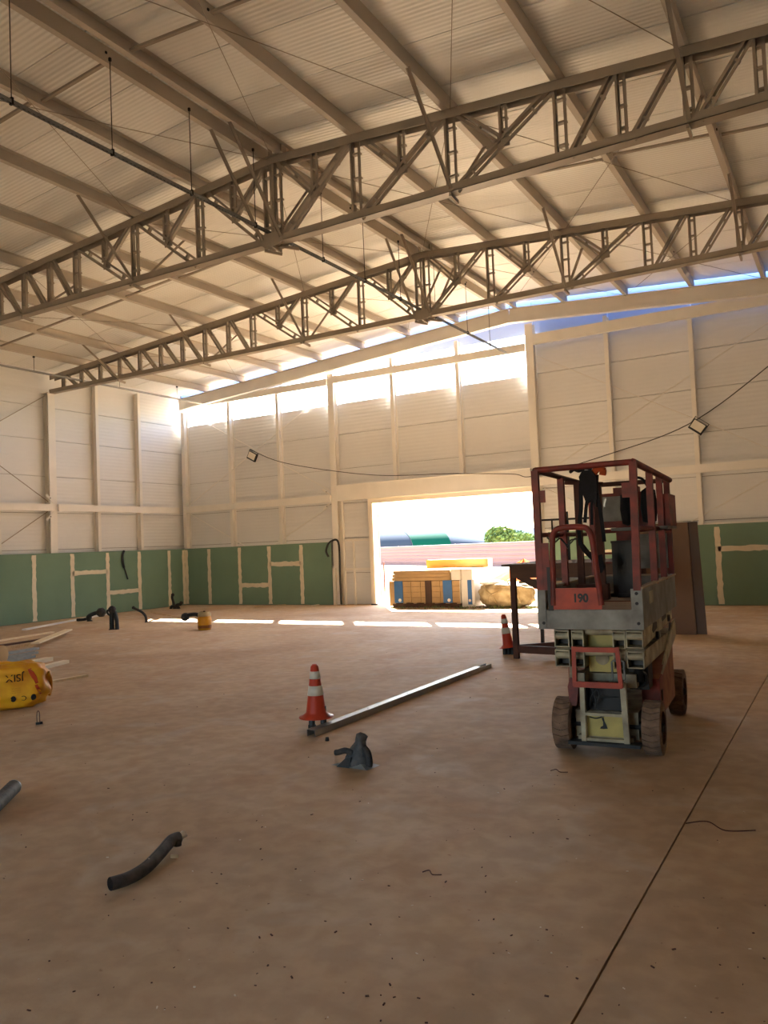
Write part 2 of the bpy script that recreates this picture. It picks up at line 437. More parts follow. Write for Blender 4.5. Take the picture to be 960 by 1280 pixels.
# top wall beam
beam((.15,.02,6.43), (5.74,.02,6.43), .08, .2, 'steel_cream', 'eave_beam', 'cream beam along the top of the bright window strip, beside the green corner', group='upper wall beams')
beam((5.97,.02,6.46), (11.79,.02,6.46), .08, .2, 'steel_cream', 'eave_beam', 'cream beam along the top of the bright window strip above the doorway', group='upper wall beams')
beam((12.01,.02,6.62), (17.49,.02,6.62), .08, .26, 'steel_cream', 'eave_beam', 'cream upper wall beam above the scissor lift', group='upper wall beams')
beam((17.71,.02,6.62), (22.8,.02,6.62), .08, .26, 'steel_cream', 'eave_beam', 'cream upper wall beam past the brown sheets', group='upper wall beams')
# gable rafters
for sd, lab in ((-1, 'sloping cream gable rafter over the bright window strip'), (1, 'sloping cream gable rafter above the scissor lift wall')):
    xe = .05 if sd < 0 else XR-.05
    b = MB(); a0 = Vector((R, -.12, ztop(R)-.18)); b0 = Vector((xe, -.12, ztop(xe)-.18))
    b.bar(a0, b0, .012, .36); b.bar(a0, b0, .16, .012, off=(0,.174)); b.bar(a0, b0, .16, .012, off=(0,-.174))
    t = thing('gable_rafter', lab, 'rafter', (xe, -.12, b0.z-.18), group='gable rafters')
    part('rafter_beam', b, 'steel_cream', t, True)
    for k in range(1, 8):
        x = R+sd*k*Q
        if abs(x-xe) < .4: continue
        part('purlin_cleat', MB().box(x+sd*.012-.004, x+sd*.012+.004, -.2, -.04, ztop(x)+.002, ztop(x)+.15), 'steel_grey', t, True)

# door frame
d1 = struct('door_1', MB().box(DX0-.14, DX0, .02, .36, 0, 2.96).box(DX0, DX1, .02, .36, DZ, 2.96), 'white_trim')
part('jamb', MB().box(DX0-.055, DX0+.012, -.005, .02, 0, DZ), 'white_trim', d1)
part('jamb', MB().box(DX1, DX1+.09, .02, .36, 0, 2.95), 'white_trim', d1)
part('jamb_shoe', MB().box(DX0-.13, DX0+.05, -.03, .02, 0, .035), 'dark_metal', d1)
# light frame of studs beside the door
t = thing('stud_frame', 'cream light-steel stud frame in the narrow bay beside the doorway', 'frame', (6.45,.2,0))
for x, z0, z1 in ((6.33,0,1.82),): part('stud', MB().box(x-.025, x+.025, .19, .24, z0, z1), 'steel_cream', t, True)
for z, x0, x1 in ((1.83,5.97,6.97),(1.0,5.97,6.97)): part('rail', MB().box(x0, x1, .17, .24, z-.03, z+.03), 'steel_cream', t, True)
part('stud', MB().box(5.98, 6.03, .16, .24, 0, 2.95), 'steel_cream', t, True)
t = thing('sill_channel', 'short white upright profile at the end of the green boards', 'profile', (5.78,.0,0))
part('web', MB().box(5.72, 5.84, -.008, .02, 0, 1.05), 'white_trim', t, True)
part('lip', MB().box(5.835, 5.84, -.05, -.008, 0, 1.05), 'white_trim', t, True)

# ------------------------------------------------------------------ purlins
SIDE = {-1: 'on the roof slope above the yellow sacks', 1: 'on the roof slope above the scissor lift'}
def purlin(x, lab, hgt=.2, face=1):
    z = ztop(x); b = MB(); t = .006; wd = .075
    y0, y1 = .03, YB
    b.box(x-t/2, x+t/2, y1, y0, z, z+hgt)
    b.box(min(x, x+face*wd), max(x, x+face*wd), y1, y0, z, z+t)
    b.box(min(x, x+face*wd), max(x, x+face*wd), y1, y0, z+hgt-t, z+hgt)
    b.box(x+face*wd-(t/2), x+face*wd+(t/2), y1, y0, z, z+.025)
    th = thing('purlin', lab, 'purlin', (x, (y0+y1)/2, z), group='roof purlins')
    part('section', b, 'purlin_paint', th, True)
    for yy in (-12.62, -7.3, -2.4):
        part('bolt', MB().lathe([(0,.014),(.012,.014),(.012,0)], 6, (0,0,0), 'x').__class__().box(x-face*.016, x, yy-.012, yy+.012, z+.1, z+.125), 'dark_metal', th, True)
purlin(R-.14, 'heavy cream ridge purlin carrying the hung cable tray', .2, -1)
purlin(R+.14, 'heavy cream ridge purlin on the scissor lift side of the ridge', .2, 1)
for sd in (-1, 1):
    for k in range(1, 8):
        purlin(R+sd*k*Q, 'cream steel purlin, %s from the ridge %s' % (ORD[k], SIDE[sd]), .2, -sd)
# bridging bars between purlins
for bi, yb_ in enumerate((-12.62, -7.3)):
    for sd in (-1, 1):
        for k in range(0, 7):
            xa, xb = R+sd*(k*Q+(.2 if k == 0 else .06)), R+sd*((k+1)*Q-.06)
            yy = yb_+(.0 if k % 2 else .07)
            single('bridging_bar', MB().bar((xa,yy,ztop(xa)+.06), (xb,yy,ztop(xb)+.06), .045, .03), 'steel_grey',
                   'bridging bar, %s from ridge on the %s slope, %s' % (ORD[k+1], {-1:'yellow sack',1:'scissor lift'}[sd], ('beyond the cone-end truss','between the lattice trusses')[bi]), 'bar', 'purlin bridging bars')

# ------------------------------------------------------------------ lattice trusses
ZB = 6.20
def truss(y, lab, full=True):
    t = thing('roof_truss', lab, 'truss', (R, y, ZB-.06), group='lattice roof trusses')
    P = lambda n, b, m='steel_grey': part(n, b, m, t, True)
    for sd in (-1, 1):
        xe = .02 if sd < 0 else XR-.02
        P('top_chord', MB().channel((R, y, ztop(R)-.06), (xe, y, ztop(xe)-.06), .16, .12))
    P('bottom_chord', MB().channel((.0, y, ZB), (XR, y, ZB), .17, .10, open_up=True))
    zb = lambda x: ZB-.03
    zt = lambda x: ztop(x)-.03
    def pair(n, a, b, wd=.03, gap=.085, plates=3):
        a, b = Vector(a), Vector(b); m = MB()
        for s in (-1, 1):
            o = Vector((0, s*gap/2, 0)); m.bar(a+o, b+o, wd, .005, (0,1,0)); 
            d = (b-a).normalized(); sd_ = d.cross(Vector((0,1,0))).normalized()
            m.bar(a+o+sd_*(wd/2), b+o+sd_*(wd/2), .005, .03, (0,1,0))
        for k in range(plates):
            c = a+(b-a)*((k+.7)/(plates+.4)); d = (b-a).normalized()
            m.bar(c-d*.025, c+d*.025, .02, gap, (0,1,0))
        P(n, m)
    def vpair(n, x, z0, z1, dx=.13):
        """two angles side by side along the chord with batten plates"""
        m = MB()
        for s in (-1, 1):
            m.box(x+s*dx/2-.019, x+s*dx/2+.019, y-.04, y-.034, z0, z1); m.box(x+s*(dx/2-.016)-.003, x+s*(dx/2-.016)+.003, y-.04, y+.03, z0, z1)
        h = z1-z0
        for k in range(3): 
            zc = z0+h*(.2+.3*k); m.box(x-dx/2-.01, x+dx/2+.01, y-.03, y+.03, zc-.012, zc+.012)
        P(n, m)
    def dpair(n, a, b, dx=.10, plates=3):
        a, b = Vector(a), Vector(b); d = (b-a).normalized(); s = Vector((-d.z, 0, d.x)); m = MB()
        for i in (-1, 1):
            o = s*(i*dx/2)+Vector((0, -.04, 0)); m.bar(a+o, b+o, .036, .006, (0,1,0))
            o = s*(i*(dx/2-.016)); m.bar(a+o, b+o, .006, .07, (0,1,0))
        for k in range(plates):
            c = a+(b-a)*((k+.6)/(plates+.2)); m.bar(c-s*dx/2, c+s*dx/2, .03, .06, (0,1,0))
        P(n, m)
    vpair('web_vertical', R-.09, zb(R), zt(R)); vpair('web_vertical', R+.09, zb(R), zt(R))
    for sd in (-1, 1):
        for k in (0, 1, 2):
            xa, xb = R+sd*k*Q+(sd*.12 if k == 0 else sd*.06), R+sd*((k+1)*Q-.09)
            A = (xa, y, zb(xa)); B = (xb, y, zt(xb)-.04); mx, mz = (xa+xb)/2, (A[2]+B[2])/2
            dpair('web_diagonal', A, B)
            xh = mx+sd*.02; vpair('hanger', xh, mz+.05, zt(xh), .085)
            dpair('short_diagonal', (R+sd*(k*Q+.12), y, zt(R+sd*k*Q)-.05), (mx-sd*.03, y, mz+.03), .07, 1)
            P('gusset', MB().box(mx-.08, mx+.08, y-.006, y+.006, mz-.06, mz+.10))
            x = R+sd*(k+1)*Q; vpair('web_vertical', x, zb(x), zt(x))
        j = 3.0
        while j < 7.4:
            xa, xb = R+sd*(j*Q+.10), R+sd*((j+.5)*Q-.07)
            dpair('web_diagonal', (xa, y, zb(xa)), (xb, y, zt(xb)-.03), .075, 2)
            x = R+sd*(j+.5)*Q; vpair('web_vertical', x, zb(x), zt(x), .09)
            j += .5
    # ridge gusset
    P('ridge_gusset', MB().prism([(R-.2,ZB-.05),(R-.13,ZB-.10),(R+.1,ZB-.10),(R+.2,ZB-.05),(R+.2,ZB+.10),(R-.2,ZB+.10)], 'y', y-.098, y-.09).prism([(R-.2,ZB-.05),(R-.13,ZB-.10),(R+.1,ZB-.10),(R+.2,ZB-.05),(R+.2,ZB+.10),(R-.2,ZB+.10)], 'y', y+.09, y+.098))
    P('ridge_plate', MB().box(R-.18, R+.18, y-.095, y+.095, ztop(R)-.02, ztop(R)+.0).box(R+.19, R+.21, y-.06, y+.06, ztop(R)-.1, ztop(R)+.14))
    for k in (-6, -4, -2, 0, 2, 4, 6):
        x = R+k*Q; xs = (R-.17, R+.17) if k == 0 else (x,)
        for x in xs:
            for s in (-1, 1):
                P('knee_brace', MB().bar((x, y+s*.05, ZB-.04), (x, y+s*1.15, ztop(x)+.01), .045, .01, (0,0,1)).bar((x-.02, y+s*.05, ZB-.04), (x-.02, y+s*1.15, ztop(x)+.01), .006, .04, (0,0,1)))
        P('brace_clip', MB().bar((R+k*Q-.02, y-.07, ZB-.075), (R+k*Q-.02, y+.16, ZB-.10), .03, .05))
        if k == 0:
            P('brace_clip', MB().bar((R-.25, y+.05, ZB-.07), (R-.05, y+.22, ZB-.12), .03, .04)); P('brace_clip', MB().bar((R+.05, y+.05, ZB-.07), (R+.28, y+.20, ZB-.12), .03, .04))
    for k in range(-7, 8):
        x = R+k*Q
        P('purlin_cleat', MB().box(x-.05, x-.044, y-.05, y+.05, ztop(x), ztop(x)+.16))
    return t
truss(TY[1], 'grey lattice steel roof truss passing over the orange cone end of the hall')
truss(TY[0], 'grey lattice steel roof truss nearest the doorway wall')
truss(TY[2], 'grey lattice steel roof truss farthest from the doorway wall')

# ------------------------------------------------------------------ roof and wall bracing rods
def rod(name, a, b, r, m, lab, cat, grp): return single(name, MB().tube([a, b], r, 6), m, lab, cat, grp)
def zr_(x): return ztop(x)-.02
bay = [(-.2, TY[0], 'next to the doorway wall'), (TY[0], TY[1], 'between trusses'), (TY[1], TY[2], 'past the second truss')]
for ya, yb_, txt in bay:
    for k0, k1, sp in ((-6,-4,'far down the yellow sack slope'), (-2,0,'beside the ridge, yellow sack slope'), (0,2,'beside the ridge, scissor lift slope'), (2,4,'lower scissor lift slope')):
        xa, xb = R+k0*Q, R+k1*Q
        for a, b in (((xa,ya,zr_(xa)), (xb,yb_,zr_(xb))), ((xb,ya,zr_(xb)-.02), (xa,yb_,zr_(xa)-.02))):
            rod('brace_rod', a, b, .005, 'rod', 'thin crossed roof rod %s, %s' % (txt, sp), 'rod', 'roof bracing rods %s, %s' % (txt, sp))
for x0, x1, txt in ((.1, 5.8, 'between the green corner and the doorway'), (12.0, 17.5, 'on the wall behind the scissor lift')):
    for z0, z1, lv in ((3.2, 6.25, 'above the wall beam'), (.1, 2.93, 'below the wall beam')):
        rod('brace_rod', (x0,.15,z0), (x1,.15,z1), .011, 'steel_cream', 'cream crossed bracing rod %s, %s' % (txt, lv), 'rod', 'wall bracing rods %s %s' % (txt, lv))
        rod('brace_rod', (x0,.185,z1), (x1,.185,z0), .011, 'steel_cream', 'cream crossed bracing rod %s, %s' % (txt, lv), 'rod', 'wall bracing rods %s %s' % (txt, lv))
for z0, z1, lv in ((3.2, 6.1, 'above the wall beam'), (.1, 2.93, 'below the wall beam')):
    rod('brace_rod', (-.12,TY[0]-.1,z0), (-.12,TY[1]+.1,z1), .011, 'rod', 'crossed bracing rod on the hose-hung side wall, %s' % lv, 'rod', 'side wall bracing rods %s' % lv)
    rod('brace_rod', (-.155,TY[0]-.1,z1), (-.155,TY[1]+.1,z0), .011, 'rod', 'crossed bracing rod on the hose-hung side wall, %s' % lv, 'rod', 'side wall bracing rods %s' % lv)
for x, z, lab in ((.06,3.28,'upper'),(.06,2.78,'lower')):
    t = thing('brace_gusset', 'small cream angled gusset at the side wall truss column, %s of two' % lab, 'bracket', (x, TY[0]-.15, z))
    s = 1 if lab == 'upper' else -1
    part('plate', MB().bar((0,.1,-.12*s), (0,-.16,.10*s), .012, .06), 'steel_cream', t)
    part('bolt', MB().bar((-.01,-.03,0), (.03,-.03,0), .02, .02), 'dark_metal', t)
for x, z, lab in ((5.62,3.25,'upper'),(5.62,2.83,'lower')):
    t = thing('brace_gusset', 'small cream angled gusset beside the doorway column, %s of two' % lab, 'bracket', (x, .0, z))
    s = 1 if lab == 'upper' else -1
    part('plate', MB().bar((.12,0,-.10*s), (-.14,0,.08*s), .012, .05, (0,0,1)), 'steel_cream', t)
    part('bolt', MB().box(-.01,.01,-.03,.0,-.01,.01), 'dark_metal', t)

# ------------------------------------------------------------------ hung cable trays
t = thing('cable_tray', 'long perforated steel cable tray hung on rods below the roof ridge', 'cable tray', (11.40, -8, 6.31))
b = MB(); TX, TZ = 11.40, 6.33
b.box(TX-.02, TX-.017, -15.5, -.3, TZ-.02, TZ+.02).box(TX+.017, TX+.02, -15.5, -.3, TZ-.02, TZ+.02).box(TX-.02, TX+.02, -15.5, -.3, TZ+.017, TZ+.02)
part('channel', b, 'galv_dull', t, True)
b = MB(); yy = -15.4
while yy < -.4: b.box(TX-.0215, TX-.0165, yy, yy+.03, TZ-.004, TZ+.008); yy += .06
part('perforations', b, 'dark_metal', t, True)['kind'] = 'stuff'
for yy in (-15.22, -13.92, -12.62, -11.32, -10.02, -8.3, -7.0, -5.7, -4.2, -2.6, -1.3):
    p = part('hanger_rod', MB().tube([(TX,yy,TZ), (TX,yy,ztop(TX)+.02)], .006, 6), 'dark_rod', t, True)
    part('hanger_clip', MB().box(TX-.022, TX+.022, yy-.012, yy+.012, TZ-.03, TZ+.045), 'dark_metal', p, True)
    part('hanger_clip', MB().box(TX-.013, TX+.013, yy-.013, yy+.013, ztop(TX)-.02, ztop(TX)+.02), 'dark_metal', p, True)
t = thing('cable_tray', 'pale steel cable tray hung beside the eave of the hose-hung side wall', 'cable tray', (1.23, -9, 6.3))
b = MB(); TX, TZ = R-7*Q, 6.33
b.box(TX-.025, TX-.021, -16, -.35, TZ-.02, TZ+.02).box(TX+.021, TX+.025, -16, -.35, TZ-.02, TZ+.02).box(TX-.025, TX+.025, -16, -.35, TZ-.02, TZ-.017)
part('channel', b, 'galvanised', t, True)
for yy in (-13.2, -10.9, -8.0, -6.3, -3.6, -1.4):
    p = part('hanger_rod', MB().tube([(TX,yy,TZ), (TX,yy,ztop(TX)+.02)], .006, 6), 'dark_rod', t, True)
    part('hanger_clip', MB().box(TX-.02, TX+.02, yy-.02, yy+.02, ztop(TX)-.04, ztop(TX)+.03), 'dark_metal', p, True)
for i, (x, y0, ztp, zbt) in enumerate(((14.33,-9.35,7.62,7.24),(16.2,-5.6,7.3,6.6))):
    pass

# ------------------------------------------------------------------ floodlights and cable on the back wall
def flood(c, ang, lab, s):
    t = thing('floodlight', lab, 'floodlight', c)
    def rot(b): 
        Rm = Matrix.Rotation(ang, 3, 'Y'); b.v = [Rm @ v for v in b.v]; return b
    part('housing', rot(MB().box(-.17*s,.17*s,-.03,.05,-.13*s,.13*s)), 'black_plastic', t)
    part('lens', rot(MB().box(-.145*s,.145*s,-.036,-.031,-.085*s,.11*s)), 'glass_flood', t)
    part('bracket', rot(MB().bar((-.18*s,.0,0), (-.18*s,.0,.18*s), .01, .03).bar((.18*s,0,0), (.18*s,0,.18*s), .01, .03).bar((-.18*s,0,.18*s), (.18*s,0,.18*s), .03, .01)), 'dark_metal', t)
    part('fins', rot(MB().box(-.12*s,-.11*s,.05,.085,-.1*s,.1*s).box(-.04*s,-.03*s,.05,.085,-.1*s,.1*s).box(.04*s,.05*s,.05,.085,-.1*s,.1*s).box(.11*s,.12*s,.05,.085,-.1*s,.1*s)), 'black_plastic', t)
flood((3.0,-.10,4.52), math.radians(28), 'small floodlight hung on the wall between green corner and doorway', .95)
flood((15.77,-.10,3.99), math.radians(38), 'small floodlight hung on the wall above the scissor lift and brown sheets', .95)
def smooth(pts, n=8):
    pts = [Vector(p) for p in pts]; out = []
    for i in range(len(pts)-1):
        p0, p1, p2, p3 = pts[max(i-1,0)], pts[i], pts[i+1], pts[min(i+2,len(pts)-1)]
        for k in range(n):
            u = k/n; out.append(.5*((2*p1)+(p2-p0)*u+(2*p0-5*p1+4*p2-p3)*u*u+(-p0+3*p1-3*p2+p3)*u**3))
    return out+[pts[-1]]
single('power_cable', MB().tube(smooth([(2.95,-.10,4.72),(4.05,-.10,4.26),(5.82,-.10,3.85),(7.61,-.10,3.56),(9.5,-.10,3.45),(11.3,-.10,3.30),(11.91,-.10,3.2),(13.75,-.10,3.56),(15.6,-.10,4.08),(17.26,-.10,5.13),(18.6,-.1,6.2)]), .011, 6), 'dark_rod',
       'thin dark cable slung along the doorway wall between the floodlights', 'cable')
single('black_hose', MB().tube(smooth([(5.62,-.03,1.38),(5.56,-.05,1.55),(5.66,-.06,1.76),(5.86,-.06,1.86),(5.98,-.05,1.80),(6.0,-.03,1.5),(5.99,-.03,.9),(6.0,-.03,.02)]), .03, 8), 'black_plastic',
       'black conduit hose rising beside the doorway column and hooking over the green boards', 'hose')
single('black_hose', MB().tube(smooth([(.03,-2.52,1.80),(.05,-2.60,1.66),(.05,-2.58,1.40),(.05,-2.50,1.18),(.05,-2.42,.96)]), [.035]*20+[.02]*13, 8), 'black_plastic',
       'black conduit hose hanging from the top of the side wall boards', 'hose')

# ------------------------------------------------------------------ scissor lift
LA = math.radians(4.0)
lift = thing('scissor_lift', 'dusty red and cream scissor lift parked with its platform lowered', 'scissor lift', (16.94, -13.06, 0), LA)
LP = lambda n, b, m, p=None, lab=None: part(n, b, m, p or lift, False, lab)
def wheel(x, y, r=.195, wd=.13, side=1):
    b = MB(); n = 44
    b.lathe([(r*.62,-wd/2),(r*.93,-wd/2),(r-.012,-wd/2+.012),(r-.012,wd/2-.012),(r*.93,wd/2),(r*.62,wd/2)], n, (x,y,r), 'x')
    T = 24
    for k in range(T):
        a0 = 2*math.pi*k/T+.02; a1 = 2*math.pi*(k+1)/T-.035
        for (xa, xb, s0, s1) in ((-wd/2+.004, 0, 0, .10*side), (0, wd/2-.004, .10*side, .0)):
            vs = []
            for rr in (r-.014, r):
                for aa, xx, sh in ((a0,xa,s0),(a1,xa,s0),(a1,xb,s1),(a0,xb,s1)):
                    an = aa+sh; vs.append((x+xx, y+rr*math.cos(an), r+rr*math.sin(an)))
            b.add(vs, [(0,1,2,3),(4,7,6,5),(0,4,5,1),(1,5,6,2),(2,6,7,3),(3,7,4,0)])
    o = LP('wheel', b, 'tyre')
    LP('hub', MB().lathe([(0,-.05),(r*.35,-.05),(r*.4,-.03),(r*.62,-.045),(r*.62,.045),(r*.4,.03),(r*.35,.05),(0,.05)], 24, (x,y,r), 'x'), 'tyre_side', o)
    LP('axle_cap', MB().lathe([(0,.075),(.03,.07),(.035,.05)], 16, (x,y,r), 'x'), 'dark_metal', o)
wheel(-.315, .13); wheel(.335, .13); wheel(-.315, 1.60, side=-1); wheel(.335, 1.60, side=-1)
# chassis
b = MB().box(-.23, .23, .10, 1.72, .10, .30); b.box(-.20,.20,.02,.10,.09,.13)
ch = LP('chassis', b, 'lift_cream')
LP('bumper', MB().box(-.26,.26,-.06,.04,.075,.10).box(-.19,.19,.04,.12,.05,.12), 'dark_metal')
LP('axle', MB().tube([(-.26,.13,.195),(.28,.13,.195)], .035, 10), 'dark_metal'); LP('axle', MB().tube([(-.26,1.60,.195),(.28,1.60,.195)], .035, 10), 'dark_metal')
# ladder at the entry end
ld = LP('ladder', MB().bar((-.16,-.02,.115),(.18,-.02,.115),.03,.022).bar((-.145,-.02,.10),(-.145,.0,.53),.035,.05).bar((.165,-.02,.10),(.15,.0,.53),.04,.05), 'lift_cream')
for z in (.30,): LP('rung', MB().bar((-.13,-.02,z),(.15,-.02,z),.03,.022), 'lift_cream', ld)
LP('lower_panel', MB().box(-.128,.145,.02,.03,.125,.29), 'lift_yellow', ld)
LP('black_smear', MB().prism([(-.02,.265),(-.005,.27),(.0,.24),(.012,.215),(.02,.19),(.005,.188),(-.01,.185),(-.035,.187),(-.03,.20),(-.012,.21),(-.01,.235)], 'y', .016, .0195), 'black_print', ld)
cb = LP('control_bay', MB().box(-.128,.145,.09,.10,.31,.52).box(-.128,-.12,.02,.10,.31,.52).box(.137,.145,.02,.10,.31,.52), 'dark_metal', ld)
LP('wiring', MB().tube(smooth([(-.11,.04,.34),(-.09,.03,.42),(-.05,.035,.47),(-.03,.03,.43),(-.05,.03,.38),(-.08,.04,.36)]), .006, 6).tube(smooth([(-.10,.05,.50),(-.06,.03,.40),(-.065,.03,.33)]), .006, 6).tube([(-.06,.04,.415),(.10,.04,.415)], .004, 6).tube(smooth([(-.12,.03,.27),(-.06,.0,.265),(-.01,.0,.28),(.03,.02,.29)]), .005, 6), 'black_plastic', ld)
# side pods
LP('side_cover', MB().prism([(.42,.20),(1.36,.20),(1.36,.66),(.9,.62),(.42,.50)], 'x', .215, .345), 'lift_dustred', None, 'dusty brown side cover with a red corner')
LP('cover_stripe', MB().prism([(.42,.24),(.66,.24),(.62,.52),(.42,.50)], 'x', .345, .349).box(.215,.349,.414,.42,.22,.50), 'lift_red')
LP('side_cover', MB().box(-.345,-.215,.40,1.36,.20,.60), 'lift_dustred')
LP('support_arm', MB().prism([(.55,.52),(.62,.50),(1.62,.70),(1.62,.84),(1.50,.84)], 'x', .335, .35), 'lift_cream'); LP('cover_latch', MB().box(.349,.355,.50,.56,.32,.40), 'dark_metal')
LP('base_frame', MB().box(.15,.23,.10,.24,.48,.58).box(-.23,-.15,.10,.24,.48,.58).box(-.23,.23,.24,1.55,.50,.56), 'lift_cream')
LP('hydraulic_pump', MB().box(.16,.30,.22,.44,.45,.66).lathe([(0,.0),(.035,.0),(.035,.10)], 12, (.24,.16,.52)), 'dark_metal')
LP('hose', MB().tube(smooth([(.18,.2,.64),(.24,.16,.62),(.29,.17,.57),(.28,.2,.50),(.22,.19,.47)]), .010, 8).tube(smooth([(.2,.2,.60),(.27,.17,.60),(.25,.17,.53)]), .008, 8), 'black_plastic')
LP('red_bracket', MB().prism([(-.26,.34),(-.21,.34),(-.19,.47),(-.21,.54),(-.25,.55),(-.27,.48)], 'y', .05, .14), 'lift_red')
LP('upright', MB().bar((-.235,.1,.50),(-.225,.1,.70),.05,.05), 'lift_cream')
# scissor pack: hollow arms, open at the entry end, each with its pin tube
def arm(x0, x1, z0, z1, y0, y1, dz):
    b = MB(); t = .008
    def slab(xa, xb, za, zb):
        vs = [(x, yv, z+(dz if yv == y1 else 0)) for yv in (y0,y1) for z in (za,zb) for x in (xa,xb)]
        b.add(vs, [(0,1,3,2),(4,6,7,5),(0,4,5,1),(2,3,7,6),(0,2,6,4),(1,5,7,3)])
    slab(x0, x0+t, z0, z1); slab(x1-t, x1, z0, z1); slab(x0, x1, z0, z0+t); slab(x0, x1, z1-t, z1)
    o = LP('scissor_arm', b, 'lift_cream')
    LP('pin_tube', MB().tube([(x0+t,y0+.03,(z0+z1)/2+.02),(x1-t,y0+.03,(z0+z1)/2+.02)], .026, 12), 'lift_cream', o)
    LP('arm_hollow_shade', MB().box(x0+t, x1-t, y0+.12, y0+.125, z0+t, z1-t), 'black_plastic', o)  # black plate put in as the shade inside the hollow arm
for sx in (-1, 1):
    for lv, z0 in enumerate((.655, .80)):
        xo = (.205, .325) if sx > 0 else (-.315, -.205)
        xi = (.105, .195) if sx > 0 else (-.195, -.105)
        arm(xo[0], xo[1], z0, z0+.125, -.10, 1.60, .05 if lv else -.02)
        arm(xi[0], xi[1], z0-.01, z0+.120, -.07, 1.56, .03)
LP('cross_tube', MB().tube([(-.32,-.03,.76),(.33,-.03,.76)], .03, 12).tube([(-.32,.0,.91),(.33,.0,.91)], .03, 12).tube([(-.32,.75,.80),(.33,.75,.80)], .03, 12), 'lift_cream')
LP('lift_cylinder', MB().tube([(0,.05,.70),(0,.9,.84)], .05, 14).tube([(0,.9,.84),(0,1.3,.9)], .03, 12), 'lift_cream')
LP('centre_block', MB().box(-.10,.10,.06,.12,.60,.92), 'lift_yellow')
LP('pivot_pin', MB().tube([(.325,.55,.82),(.345,.55,.82)], .03, 12), 'dark_metal'); LP('pivot_pin', MB().tube([(.325,1.3,.88),(.345,1.3,.88)], .03, 12), 'dark_metal')
for (y0, y1, z) in ((.35,.62,.90),(.9,1.2,.93),(1.3,1.5,.80)): LP('arm_slot', MB().prism([(y0,z-.02),(y0+.05,z-.045),(y1,z-.03),(y1,z+.02),(y0+.06,z+.035)], 'x', .3255, .328), 'dark_metal')
# red entry guard
gd = LP('entry_guard', MB().bar((-.178,-.13,.535),(.165,-.13,.535),.03,.04).bar((-.172,-.13,.79),(.155,-.13,.79),.03,.035).bar((-.172,-.13,.52),(-.166,-.13,.81),.03,.014).bar((.16,-.13,.52),(.145,-.13,.81),.03,.02), 'lift_orange')
LP('guard_loop', MB().tube([(.10,-.11,.57),(.10,-.11,.70),(.11,-.11,.71),(.175,-.11,.71),(.185,-.11,.70),(.185,-.11,.58),(.17,-.11,.565)], .008, 6), 'lift_grey', gd)
# platform
PF, PB, PL, PR = -.21, 1.78, -.395, .350
pf = LP('platform_frame', MB().box(PL,PR,PF,PF+.02,.945,1.085).box(PL,PL+.015,PF,PB,.945,1.23).box(PR-.015,PR,PF,PB,.945,1.23).box(PL,PR,PB-.015,PB,.945,1.23), 'lift_grey')
LP('deck', MB().box(PL+.016,PR-.016,PF+.02,PB-.016,1.06,1.085), 'lift_deck', pf)
LP('corner_plate', MB().box(PR-.075,PR+.003,PF-.006,PF+.012,.945,1.232).box(PR-.002,PR+.004,PF,PF+.09,.945,1.232), 'lift_grey', pf)
LP('corner_plate', MB().box(PL-.003,PL+.06,PF-.006,PF+.012,.945,1.232), 'lift_grey', pf)
for (x, z) in ((PR-.035,1.20),(PR-.035,1.13),(PR-.03,.99),(PL+.04,.99)): LP('bolt', MB().tube([(x,PF-.012,z),(x,PF+.0,z)], .012, 8), 'dark_metal', pf)
LP('rating_plate', MB().box(PR+.0005,PR+.003,.12,.32,1.10,1.19), 'lift_cream', pf)
LP('toe_cap', MB().box(PR-.03,PR+.01,PF,PB,1.23,1.245).box(PL-.01,PL+.03,PF+.25,PB,1.23,1.245).box(PL,PR,PB-.03,PB+.01,1.23,1.245), 'lift_deck', pf)
LP('deck_joint', MB().box(-.1,PR-.016,.55,.565,1.085,1.09), 'lift_red', pf)
# guard rails
def tubes(n, segs, r, m='lift_red', par=None): 
    b = MB()
    for a, c in segs: b.tube([a, c], r, 8)
    return LP(n, b, m, par)
ZT = 2.11
LP('corner_post', MB().bar((PL+.025,PF+.02,1.09),(PL+.02,PF+.02,2.12),.05,.045,(0,1,0)), 'lift_red')
LP('corner_post', MB().bar((PR-.03,PF+.02,1.22),(PR-.015,PF+.02,2.13),.05,.055,(0,1,0)), 'lift_red')
LP('post_gusset', MB().box(PL+.004,PL+.10,PF+.0,PF+.01,1.23,1.58), 'lift_red')
LP('post_tab', MB().box(PL+.045,PL+.09,PF+.01,PF+.02,1.88,1.97), 'lift_red'); LP('post_tab', MB().box(PR-.10,PR-.04,PF+.01,PF+.02,1.88,1.985), 'lift_red')
LP('corner_post', MB().bar((PL+.025,PB-.03,1.22),(PL+.025,PB-.03,ZT),.05,.05,(0,1,0)), 'lift_red'); LP('corner_post', MB().bar((PR-.025,PB-.03,1.22),(PR-.025,PB-.03,ZT),.05,.05,(0,1,0)), 'lift_red')
LP('mid_post', MB().bar((PR-.02,.62,1.22),(PR-.02,.62,ZT),.05,.05,(0,1,0)), 'lift_red'); LP('mid_post', MB().bar((PR-.02,1.2,1.22),(PR-.02,1.2,ZT),.05,.05,(0,1,0)), 'lift_red')
LP('mid_post', MB().bar((PL+.03,.55,1.22),(PL+.03,.55,ZT),.05,.05,(0,1,0)), 'lift_red'); LP('mid_post', MB().bar((PL+.03,1.15,1.22),(PL+.03,1.15,ZT),.05,.05,(0,1,0)), 'lift_red')
tubes('top_rail', [((PL+.02,PF+.02,2.125),(PR-.015,PF+.02,2.13))], .022)
tubes('top_rail', [((PR-.015,PF+.02,2.13),(PR-.0,PB,ZT))], .026)
tubes('top_rail', [((PL+.02,PF+.02,2.125),(PL+.02,PB,ZT))], .022, 'rust_steel')
